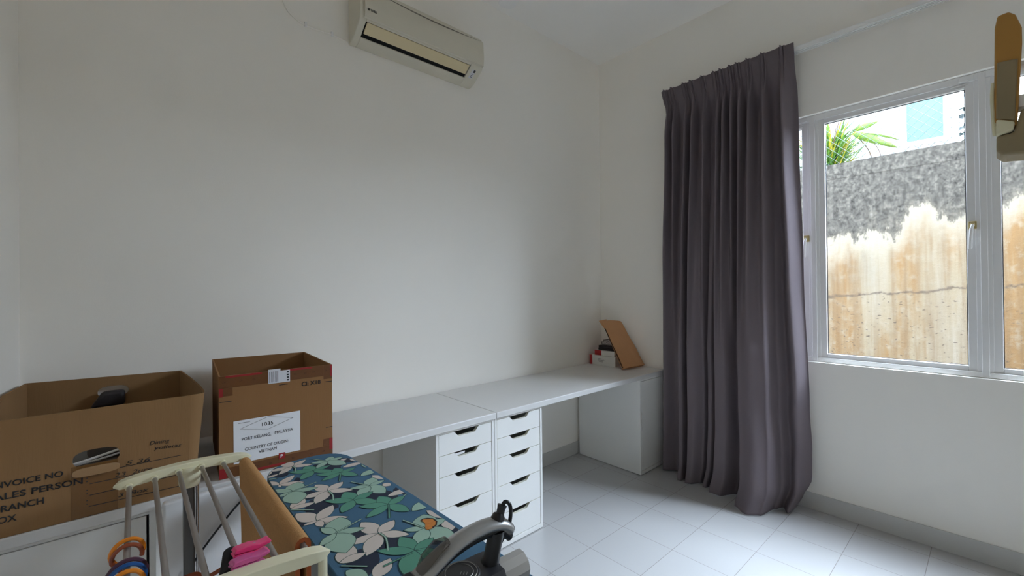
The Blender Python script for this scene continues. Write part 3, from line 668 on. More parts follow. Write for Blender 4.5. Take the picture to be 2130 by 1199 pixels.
# ------------------------------------------------------------------ curtain and track
def interp(tab, s):
    for (a, va), (c, vc) in zip(tab, tab[1:]):
        if s <= c:
            t_ = (s-a)/(c-a) if c > a else 0; t_ = t_*t_*(3-2*t_); return va+(vc-va)*t_
    return tab[-1][1]
LOWT = [(0, .055), (.03, .085), (.10, .060), (.155, .062), (.185, .120), (.205, .118), (.235, .035), (.262, .125), (.30, .120), (.36, .095), (.385, .060), (.405, .110), (.425, .110), (.448, .082), (.47, .130), (.53, .130), (.59, .085), (.612, .045), (.64, .150), (.72, .165), (.80, .145), (.845, .085), (.885, .065), (.94, .095), (1, .050)]
PLE = [.035, .10, .205, .265, .36, .455, .505, .575, .625, .70, .80, .925]
RIDG = [(.035, .02), (.10, .018), (.205, .02), (.265, .018), (.36, .022), (.47, .022), (.515, .018), (.575, .018), (.635, .022), (.705, .026), (.805, .03), (.925, .03)]
YLT = [(0.0, -0.640), (0.5, -0.640), (1.54, -0.645), (2.5, -0.675), (2.78, -0.690), (2.84, -0.672), (2.915, -0.655)]
YRT = [(0.0, -1.585), (0.15, -1.625), (0.35, -1.620), (0.65, -1.602), (1.5, -1.578), (2.3, -1.560), (2.84, -1.552), (2.915, -1.548)]
def curtain_pt(s, q_):
    z = 0.006 + (2.918-0.006)*q_
    ztop = z
    y = interp(YLT, z)*(1-s) + interp(YRT, z)*s
    low = 0.02+(interp(LOWT, s)-0.03)*1.85
    up = 0.035 + sum(0.10*math.exp(-((s-c)/(wd*0.85))**2) for c, wd in RIDG)
    head = 0.082
    for c in PLE:
        e = (s-c)/0.013
        if abs(e) < 2.2: head += 0.034*math.exp(-(e/1.3)**2)*(0.55+0.45*math.cos(e*PI*1.5))
    for c in PLE: y += 0
    kz = 0.0
    if z > 2.80: d = head
    elif z > 2.60:
        t_ = (z-2.60)/0.20; t_ = t_*t_*(3-2*t_); d = up*(1-t_)+head*t_
    elif z > 1.0:
        t_ = ((z-1.0)/1.6)**0.8; t_ = min(1, t_); d = low*(1-t_)+up*t_
    else: d = low
    if z < 0.7:
        e = (1-z/0.7)**1.6; d = d*(1+0.28*e) + 0.05*e*math.exp(-((s-.76)/.13)**2)
        y += -0.02*e*math.sin(s*11)
    zz_ = z
    if s > 0.94 and z < 0.45: zz_ = z + 0.09*((s-0.94)/0.06)**1.5*(1-z/0.45)
    return Vector((-d, y, zz_))
ct = thing('curtain', (-0.08, -1.10, 2.90), 'long dark grey pleated curtain drawn to the side of the window', 'curtain')
NU, NVt = 300, 70; b = NB()
qs = [i/NVt for i in range(NVt+1)]
qs = sorted(set(qs+[0.985, 0.975, 0.965, 0.955, 0.945, 0.005, 0.01]))
V_ = [[b.verts.new(curtain_pt(i/NU, q_)) for i in range(NU+1)] for q_ in qs]
for j in range(len(qs)-1):
    for i in range(NU): b.faces.new((V_[j][i], V_[j][i+1], V_[j+1][i+1], V_[j+1][i]))
cu_ = mk('drape', b, 'curt', ct, sharp=180, orient=False)
md = cu_.modifiers.new('cloth_thickness', 'SOLIDIFY'); md.thickness = 0.003; md.offset = 0
tk = thing('curtain_track', (-0.05, -1.9, 2.93), 'double white curtain rail on the wall above the window', 'curtain rail')
for x0_, x1_ in ((-0.036, -0.014), (-0.068, -0.046)):
    b = NB(); box(b, x0_, x1_, -3.30, -0.70, 2.873, 2.893); box(b, x0_, x0_+0.007, -3.30, -0.70, 2.864, 2.873); box(b, x1_-0.007, x1_, -3.30, -0.70, 2.864, 2.873)
    mk('rail', b, 'track', tk, bevel=0.001)
for y in (-0.80, -1.75, -2.75):
    b = NB(); box(b, -0.069, -0.0005, y-0.010, y+0.010, 2.8935, 2.899); box(b, -0.006, -0.0005, y-0.010, y+0.010, 2.86, 2.8935); mk('wall_bracket', b, 'track', tk, bevel=0.001)
for k in range(26):
    y = -1.73-0.021*k-0.006*random.random(); b = NB(); tube(b, [(-0.025+0.003*math.sin(k*2.4), y+0.0060*math.cos(a*PI/5), 2.8570+0.0065*math.sin(a*PI/5)) for a in range(10)], 0.0011, 5, closed=True); mk('glider', b, 'track', tk)

# ------------------------------------------------------------------ clothes airer
AZ = 0.87; FY_, NY_ = -0.750, -1.452
ar = thing('clothes_airer', (-3.05, -1.10, 0), 'folding clothes airer with steel rods between cream end bars', 'clothes airer')
farx = [-3.188+0.0545*i for i in range(6)]; nearx = [-3.193+0.056*i for i in range(6)]
def endbar(xa, xb, y, zc, side):
    b = NB(); n_ = 24; rings = []
    for i in range(n_+1):
        s = i/n_; x = xa+(xb-xa)*s; e = min(1, math.sqrt(max(0.0, 1-(abs(2*s-1))**10)))*0.85+0.15
        sag = -0.014*(2*s-1)**2
        h_, d_ = 0.013*e, 0.017*e
        rings.append([(x, y-d_, zc+sag+h_), (x, y+d_, zc+sag+h_*0.9), (x, y+d_*0.85, zc+sag-h_), (x, y-d_*0.85, zc+sag-h_)])
    ring_loft(b, rings); return b
mk('far_end_bar', endbar(-3.222, -2.890, FY_, AZ, 1), 'cream', ar, bevel=0.004, seg=3)
mk('near_end_bar', endbar(-3.24, -2.878, NY_, AZ-0.001, -1), 'cream', ar, bevel=0.004, seg=3)
for i in range(6):
    b = NB(); sag = -0.014*((i-2.5)/2.9)**2
    cyl(b, (farx[i], FY_-0.010, AZ+sag-0.006), (nearx[i], NY_+0.010, AZ+sag-0.007), 0.0058, n=12); rd = mk('rod', b, 'steel', ar)
    b = NB(); cyl(b, (farx[i], FY_-0.028, AZ+sag-0.006), (farx[i], FY_-0.016, AZ+sag-0.006), 0.0085, n=14); mk('rod_collar', b, 'cream', rd)
    b = NB(); cyl(b, (nearx[i], NY_+0.016, AZ+sag-0.007), (nearx[i], NY_+0.024, AZ+sag-0.007), 0.0085, n=14); mk('rod_collar', b, 'cream', rd)
b = NB(); rings = [[(-3.052+r_*math.cos(a*PI/10), FY_+0.8*r_*math.sin(a*PI/10), z) for a in range(20)] for r_, z in ((0.030, AZ+0.0), (0.030, AZ-0.02), (0.026, AZ-0.055), (0.022, AZ-0.062))]
ring_loft(b, rings); mk('post_socket', b, 'cream', ar, sharp=50)
b = NB(); box(b, -3.069, -3.041, FY_-0.012, FY_+0.012, 0.02, AZ-0.06); mk('far_post', b, 'darksteel', ar, bevel=0.004)
b = NB(); cyl(b, (-3.034, FY_-0.006, 0.02), (-3.034, FY_-0.006, AZ-0.06), 0.0045, n=12); mk('post_tube', b, 'chrome', ar)
b = NB(); tube(b, smooth([(-2.893, NY_, AZ-0.012), (-2.893, NY_, AZ-0.05), (-2.893, NY_, 0.45), (-2.893, NY_, 0.02)]), 0.009, 12); mk('near_leg', b, 'cream', ar)
b = NB(); tube(b, [(-3.225, NY_, AZ-0.012), (-3.225, NY_, 0.02)], 0.009, 12); mk('near_leg', b, 'cream', ar)
b = NB(); cyl(b, (-2.902, NY_, 0.60), (-3.216, NY_, 0.60), 0.0055, n=10); mk('cross_brace', b, 'steel', ar)
b = NB(); box(b, -3.25, -2.88, NY_-0.02, NY_+0.02, 0.001, 0.022); mk('base_foot', b, 'cream', ar, bevel=0.005)
b = NB(); box(b, -3.25, -2.88, FY_-0.02, FY_+0.02, 0.001, 0.022); mk('base_foot', b, 'cream', ar, bevel=0.005)
b = NB(); cyl(b, (-3.13, FY_-0.02, 0.012), (-3.13, NY_+0.02, 0.012), 0.007, n=10); mk('base_rail', b, 'steel', ar)

# towel over the right-hand rod: an inverted U swept along the rod, wavy hem
sag6 = -0.014*(2.5/2.9)**2
def towel_pt(s, q_, lay):
    y = FY_-0.040+(NY_+0.062-FY_+0.040)*s; xr = farx[5]+(nearx[5]-farx[5])*s; zr = AZ+sag6-0.0065
    r_ = 0.0072+0.009*lay
    Lf, Lb = 0.47, 0.40; arc = PI*r_
    t_ = q_*(Lf+Lb)-Lf
    wv = 0.006*math.sin(s*9+1)*min(1, abs(t_)/0.25)
    if t_ < -arc/2: return Vector((xr-r_+wv-0.002*math.sin(s*5), y-0.02*s*0, zr+(t_+arc/2)))
    if t_ > arc/2: return Vector((xr+r_+wv*0.4, y, zr-(t_-arc/2)))
    a = PI-(t_+arc/2)/r_
    return Vector((xr+r_*math.cos(a), y, zr+r_*math.sin(a)))
b = NB(); NSt, NQt = 26, 90
for lay in (0, 1): pass
G0 = [[b.verts.new(towel_pt(i/NSt, j/NQt, 0.0)) for j in range(NQt+1)] for i in range(NSt+1)]
G1 = [[b.verts.new(towel_pt(i/NSt, j/NQt, 1.0)) for j in range(NQt+1)] for i in range(NSt+1)]
for i in range(NSt):
    for j in range(NQt):
        b.faces.new((G0[i][j], G0[i+1][j], G0[i+1][j+1], G0[i][j+1])); b.faces.new((G1[i][j], G1[i][j+1], G1[i+1][j+1], G1[i+1][j]))
for j in range(NQt):
    b.faces.new((G0[0][j], G0[0][j+1], G1[0][j+1], G1[0][j])).material_index = 1; b.faces.new((G0[NSt][j], G1[NSt][j], G1[NSt][j+1], G0[NSt][j+1])).material_index = 1
for i in range(NSt):
    b.faces.new((G0[i][0], G1[i][0], G1[i+1][0], G0[i+1][0])); b.faces.new((G0[i][NQt], G0[i+1][NQt], G1[i+1][NQt], G1[i][NQt]))
tag(mk('towel', b, ['towel', 'towelin'], sharp=80), 'tan towel folded over the right-hand rod of the airer', 'towel')

# hangers on the left-hand rod: hook over the rod, shoulders and trouser bar below
def hanger(mat_, y, tilt, label, hr=0.036, drop=0.0, r_=0.0042):
    zr = AZ-0.014*(2.5/2.9)**2-0.0065; s = (y-FY_)/(NY_-FY_); xr = farx[0]+(nearx[0]-farx[0])*s
    t_ = thing('clothes_hanger', (xr, y, zr), label, 'hanger', 'plastic hangers on the left-hand rod')
    T = Matrix.Translation((xr, y, zr+0.0058+r_)) @ Matrix.Rotation(tilt, 4, 'Z')
    hk = [T @ Vector((hr*math.sin(a), 0, -hr+hr*math.cos(a))) for a in [math.radians(d) for d in range(105, -100, -12)]]
    hk += [T @ Vector((-hr*0.75, 0, -1.55*hr)), T @ Vector((-0.010, 0, -2.1*hr)), T @ Vector((0, 0, -2.7*hr)), T @ Vector((0, 0, -0.135))]
    b = NB(); tube(b, hk, r_, 8); mk('hook', b, mat_, t_)
    b = NB(); z_ = -0.135; W_ = 0.185
    tube(b, smooth([T @ Vector(p) for p in ((0, 0, z_), (0.06, 0, z_-0.018), (0.13, 0, z_-0.058), (W_, 0, z_-0.11), (W_-0.01, 0, z_-0.122), (0.10, 0, z_-0.124), (0, 0, z_-0.124), (-0.10, 0, z_-0.124), (-W_+0.01, 0, z_-0.122), (-W_, 0, z_-0.11), (-0.13, 0, z_-0.058), (-0.06, 0, z_-0.018), (0, 0, z_))], 4), r_, 8)
    mk('shoulder_frame', b, mat_, t_)
for mt, y, tl, hr, lab in (('orange', -1.130, 0.12, 0.027, 'orange plastic hanger, uppermost hook on the left-hand rod'),
                       ('rust', -1.158, 0.06, 0.024, 'rust brown plastic hanger hooked just in front of the orange one'),
                       ('plum', -1.226, 0.10, 0.030, 'plum plastic hanger behind the blue one'),
                       ('bluep', -1.246, 0.08, 0.028, 'blue plastic hanger between the plum and lower orange ones'),
                       ('orange', -1.272, 0.06, 0.025, 'orange plastic hanger, lowest at the picture edge')):
    hanger(mt, y, tl, lab, hr)
# rust hanger hung lower with a black garment, pegged with two pegs
hg = thing('clothes_hanger', (-3.02, -0.92, 0.60), 'rust brown hanger lying slanted behind the rods, near the pegs', 'hanger')
b = NB(); tube(b, smooth([(-3.16, -0.90, 0.585), (-3.10, -0.905, 0.615), (-3.055, -0.91, 0.622), (-3.03, -0.915, 0.605), (-2.99, -0.93, 0.622), (-2.955, -0.95, 0.642), (-2.945, -0.97, 0.65)]), 0.006, 8); mk('shoulder_bar', b, 'rust', hg)
b = NB()
sg = lambda i: AZ-0.014*((i-2.5)/2.9)**2-0.0065
rings = []
for k in range(9):
    s = k/8; y = -1.352-0.078*s; xr = nearx[3]-0.012-0.012*s
    prof_ = []
    zr = sg(3)
    ring_ = []
    for a in range(9):
        an = PI*a/8; ring_.append((xr+0.013*math.cos(an), y, zr+0.010+0.010*math.sin(an)*(1+0.3*math.sin(s*6))))
    ring_ += [(xr-0.026-0.01*math.sin(4*s), y, zr-0.10), (xr-0.020, y, zr-0.26-0.03*s), (xr+0.020, y, zr-0.24), (xr+0.026, y, zr-0.10)]
    rings.append(ring_)
ring_loft(b, rings); tag(mk('black_sock', b, 'blackcloth', sharp=70), 'black cloth item folded over a rod under the pink pegs', 'sock')
def peg(loc, mat_, rz, label):
    t_ = thing('clothes_peg', loc, label, 'peg', 'plastic pegs on the airer')
    T = Matrix.Translation(loc) @ Matrix.Rotation(rz, 4, 'Z') @ Matrix.Rotation(math.radians(8), 4, 'Y')
    for sgn in (1, -1):
        pl = [(-0.034, 0.003), (-0.030, 0.0085), (-0.018, 0.0105), (-0.004, 0.012), (0.010, 0.0095), (0.028, 0.0135), (0.032, 0.0095), (0.028, 0.0065), (0.008, 0.001), (-0.02, 0.0005), (-0.031, 0.0005)]
        b = prism(NB(), [(u, v*sgn) for u, v in pl], -0.0105, 0.0105, lambda u, v, d: T @ Vector((u, d, v)))
        mk('jaw', b, mat_, t_, bevel=0.0015)
    b = NB(); tube(b, [T @ Vector((0.002+0.0085*math.cos(a), 0, 0.010*math.sin(a))) for a in [k*PI/6 for k in range(12)]], 0.0016, 6, closed=True); mk('spring', b, 'chrome', t_)
peg((-3.008, -1.396, 0.887), 'pink', 0.10, 'bright pink clothes peg, the upper one above the black cloth')
peg((-3.016, -1.4215, 0.8785), 'mauve', 0.16, 'mauve clothes peg just below the bright pink one')

# ------------------------------------------------------------------ ironing board
IZ = 0.80
ir = thing('ironing_board', (-2.72, -1.40, 0), 'ironing board with a blue leaf-print cover and a burnt patch', 'ironing board')
LEAVES=[('W',(-2.779,-0.787),(-2.726,-0.754),0.22),('W',(-2.779,-0.787),(-2.721,-0.814),0.22),('W',(-2.779,-0.787),(-2.846,-0.778),0.22),('W',(-2.779,-0.787),(-2.828,-0.826),0.22),('W',(-2.779,-0.787),(-2.791,-0.721),0.32),('S',(-2.829,-0.743),(-2.795,-0.739),0.22),('S',(-2.674,-0.823),(-2.648,-0.791),0.4),('S',(-2.674,-0.823),(-2.622,-0.822),0.22),('S',(-2.674,-0.823),(-2.637,-0.893),0.3),('S',(-2.674,-0.823),(-2.724,-0.858),0.22),('S',(-2.674,-0.823),(-2.723,-0.802),0.22),('W',(-2.641,-0.848),(-2.615,-0.844),0.35),('W',(-2.609,-0.853),(-2.59,-0.899),0.22),('W',(-2.654,-0.91),(-2.588,-0.915),0.22),('S',(-2.6,-0.934),(-2.578,-0.984),0.22),('G',(-2.738,-0.876),(-2.747,-0.82),0.4),('G',(-2.738,-0.876),(-2.681,-0.865),0.22),('G',(-2.738,-0.876),(-2.688,-0.923),0.22),('G',(-2.738,-0.876),(-2.799,-0.831),0.22),('G',(-2.738,-0.876),(-2.787,-0.916),0.3),('G',(-2.677,-0.952),(-2.679,-0.903),0.4),('G',(-2.677,-0.952),(-2.624,-0.944),0.22),('G',(-2.677,-0.952),(-2.643,-1.007),0.25),('G',(-2.677,-0.952),(-2.739,-0.915),0.22),('G',(-2.677,-0.952),(-2.741,-0.971),0.22),('W',(-2.865,-0.829),(-2.828,-0.822),0.22),('S',(-2.868,-0.841),(-2.84,-0.856),0.15),('W',(-2.858,-0.81),(-2.84,-0.781),0.22),('W',(-2.847,-0.91),(-2.792,-0.866),0.22),('W',(-2.847,-0.91),(-2.784,-0.942),0.22),('W',(-2.847,-0.91),(-2.871,-0.858),0.22),('W',(-2.847,-0.91),(-2.847,-0.929),0.22),('S',(-2.829,-0.987),(-2.799,-0.93),0.45),('S',(-2.829,-0.987),(-2.766,-1.01),0.22),('S',(-2.829,-0.987),(-2.871,-0.935),0.22),('S',(-2.829,-0.987),(-2.873,-0.995),0.22),('S',(-2.829,-0.987),(-2.839,-1.072),0.4),('W',(-2.75,-1.053),(-2.764,-0.985),0.3),('W',(-2.75,-1.053),(-2.695,-1.022),0.28),('W',(-2.75,-1.053),(-2.693,-1.096),0.22),('W',(-2.75,-1.053),(-2.823,-1.048),0.22),('W',(-2.75,-1.053),(-2.802,-1.107),0.28),('S',(-2.646,-1.105),(-2.615,-1.057),0.4),('S',(-2.646,-1.105),(-2.596,-1.1),0.22),('S',(-2.646,-1.105),(-2.631,-1.181),0.33),('S',(-2.646,-1.105),(-2.699,-1.147),0.28),('S',(-2.646,-1.105),(-2.696,-1.083),0.22),('S',(-2.637,-1.019),(-2.575,-1.003),0.28),('W',(-2.609,-1.039),(-2.591,-1.09),0.22),('W',(-2.86,-1.093),(-2.815,-1.058),0.35),('W',(-2.86,-1.093),(-2.801,-1.099),0.22),('G',(-2.717,-1.163),(-2.717,-1.096),0.35),('G',(-2.717,-1.163),(-2.655,-1.149),0.25),('G',(-2.717,-1.163),(-2.67,-1.223),0.25),('G',(-2.717,-1.163),(-2.777,-1.112),0.22),('G',(-2.717,-1.163),(-2.766,-1.208),0.3),('W',(-2.61,-1.12),(-2.597,-1.147),0.45),('W',(-2.58,-1.13),(-2.561,-1.198),0.22),('W',(-2.633,-1.203),(-2.563,-1.204),0.22),('S',(-2.578,-1.231),(-2.554,-1.293),0.25),('G',(-2.655,-1.254),(-2.654,-1.19),0.35),('G',(-2.655,-1.254),(-2.598,-1.235),0.25),('G',(-2.655,-1.254),(-2.63,-1.324),0.25),('G',(-2.655,-1.254),(-2.719,-1.209),0.22),('G',(-2.655,-1.254),(-2.728,-1.277),0.22),('S',(-2.623,-1.327),(-2.554,-1.308),0.3),('W',(-2.554,-1.335),(-2.553,-1.386),0.25),('W',(-2.819,-1.229),(-2.762,-1.24),0.22),('S',(-2.813,-1.297),(-2.778,-1.228),0.45),('S',(-2.813,-1.297),(-2.751,-1.322),0.22),('S',(-2.813,-1.297),(-2.832,-1.247),0.25),('S',(-2.813,-1.297),(-2.823,-1.391),0.4),('S',(-2.813,-1.297),(-2.859,-1.325),0.25),('W',(-2.735,-1.369),(-2.747,-1.29),0.3),('W',(-2.735,-1.369),(-2.68,-1.337),0.3),('W',(-2.735,-1.369),(-2.683,-1.422),0.22),('W',(-2.735,-1.369),(-2.808,-1.364),0.22),('W',(-2.735,-1.369),(-2.793,-1.433),0.28),('S',(-2.639,-1.425),(-2.61,-1.365),0.5),('S',(-2.639,-1.425),(-2.685,-1.397),0.22),('S',(-2.639,-1.425),(-2.577,-1.419),0.25),('S',(-2.639,-1.425),(-2.613,-1.52),0.3),('S',(-2.639,-1.425),(-2.692,-1.475),0.3),('W',(-2.574,-1.419),(-2.594,-1.351),0.22),('W',(-2.574,-1.419),(-2.559,-1.389),0.35),('W',(-2.574,-1.419),(-2.552,-1.455),0.22),('W',(-2.574,-1.419),(-2.596,-1.477),0.35),('W',(-2.574,-1.419),(-2.55,-1.423),0.22),('W',(-2.571,-1.458),(-2.568,-1.514),0.25),('G',(-2.706,-1.491),(-2.705,-1.418),0.3),('G',(-2.706,-1.491),(-2.648,-1.475),0.26),('G',(-2.706,-1.491),(-2.666,-1.528),0.22),('G',(-2.706,-1.491),(-2.693,-1.542),0.2),('G',(-2.706,-1.491),(-2.768,-1.434),0.2),('G',(-2.706,-1.491),(-2.762,-1.552),0.32),('W',(-2.847,-1.419),(-2.801,-1.375),0.4),('W',(-2.847,-1.419),(-2.79,-1.422),0.25),('W',(-2.812,-1.518),(-2.759,-1.478),0.32),('S',(-2.847,-1.455),(-2.822,-1.509),0.3),('W',(-2.827,-1.206),(-2.858,-1.13),0.3),('W',(-2.827,-1.206),(-2.769,-1.15),0.25),('W',(-2.827,-1.206),(-2.761,-1.241),0.2),('W',(-2.827,-1.206),(-2.827,-1.243),0.3),('W',(-2.827,-1.206),(-2.86,-1.205),0.2)]
STEMS=[('W',[(-2.778,-0.788),(-2.774,-0.81),(-2.784,-0.842)]),('S',[(-2.676,-0.822),(-2.708,-0.768)]),('G',[(-2.676,-0.953),(-2.701,-1.011)]),('S',[(-2.827,-0.986),(-2.757,-0.97)]),('W',[(-2.749,-1.057),(-2.749,-1.091),(-2.759,-1.124)]),('S',[(-2.648,-1.101),(-2.677,-1.042)]),('W',[(-2.862,-1.101),(-2.816,-1.143)]),('S',[(-2.603,-1.237),(-2.561,-1.22)]),('G',[(-2.655,-1.254),(-2.685,-1.321)]),('S',[(-2.813,-1.296),(-2.74,-1.276)]),('W',[(-2.734,-1.37),(-2.732,-1.4),(-2.75,-1.449)]),('S',[(-2.643,-1.421),(-2.664,-1.354)]),('G',[(-2.712,-1.494),(-2.784,-1.495)]),('W',[(-2.849,-1.432),(-2.808,-1.472)])]
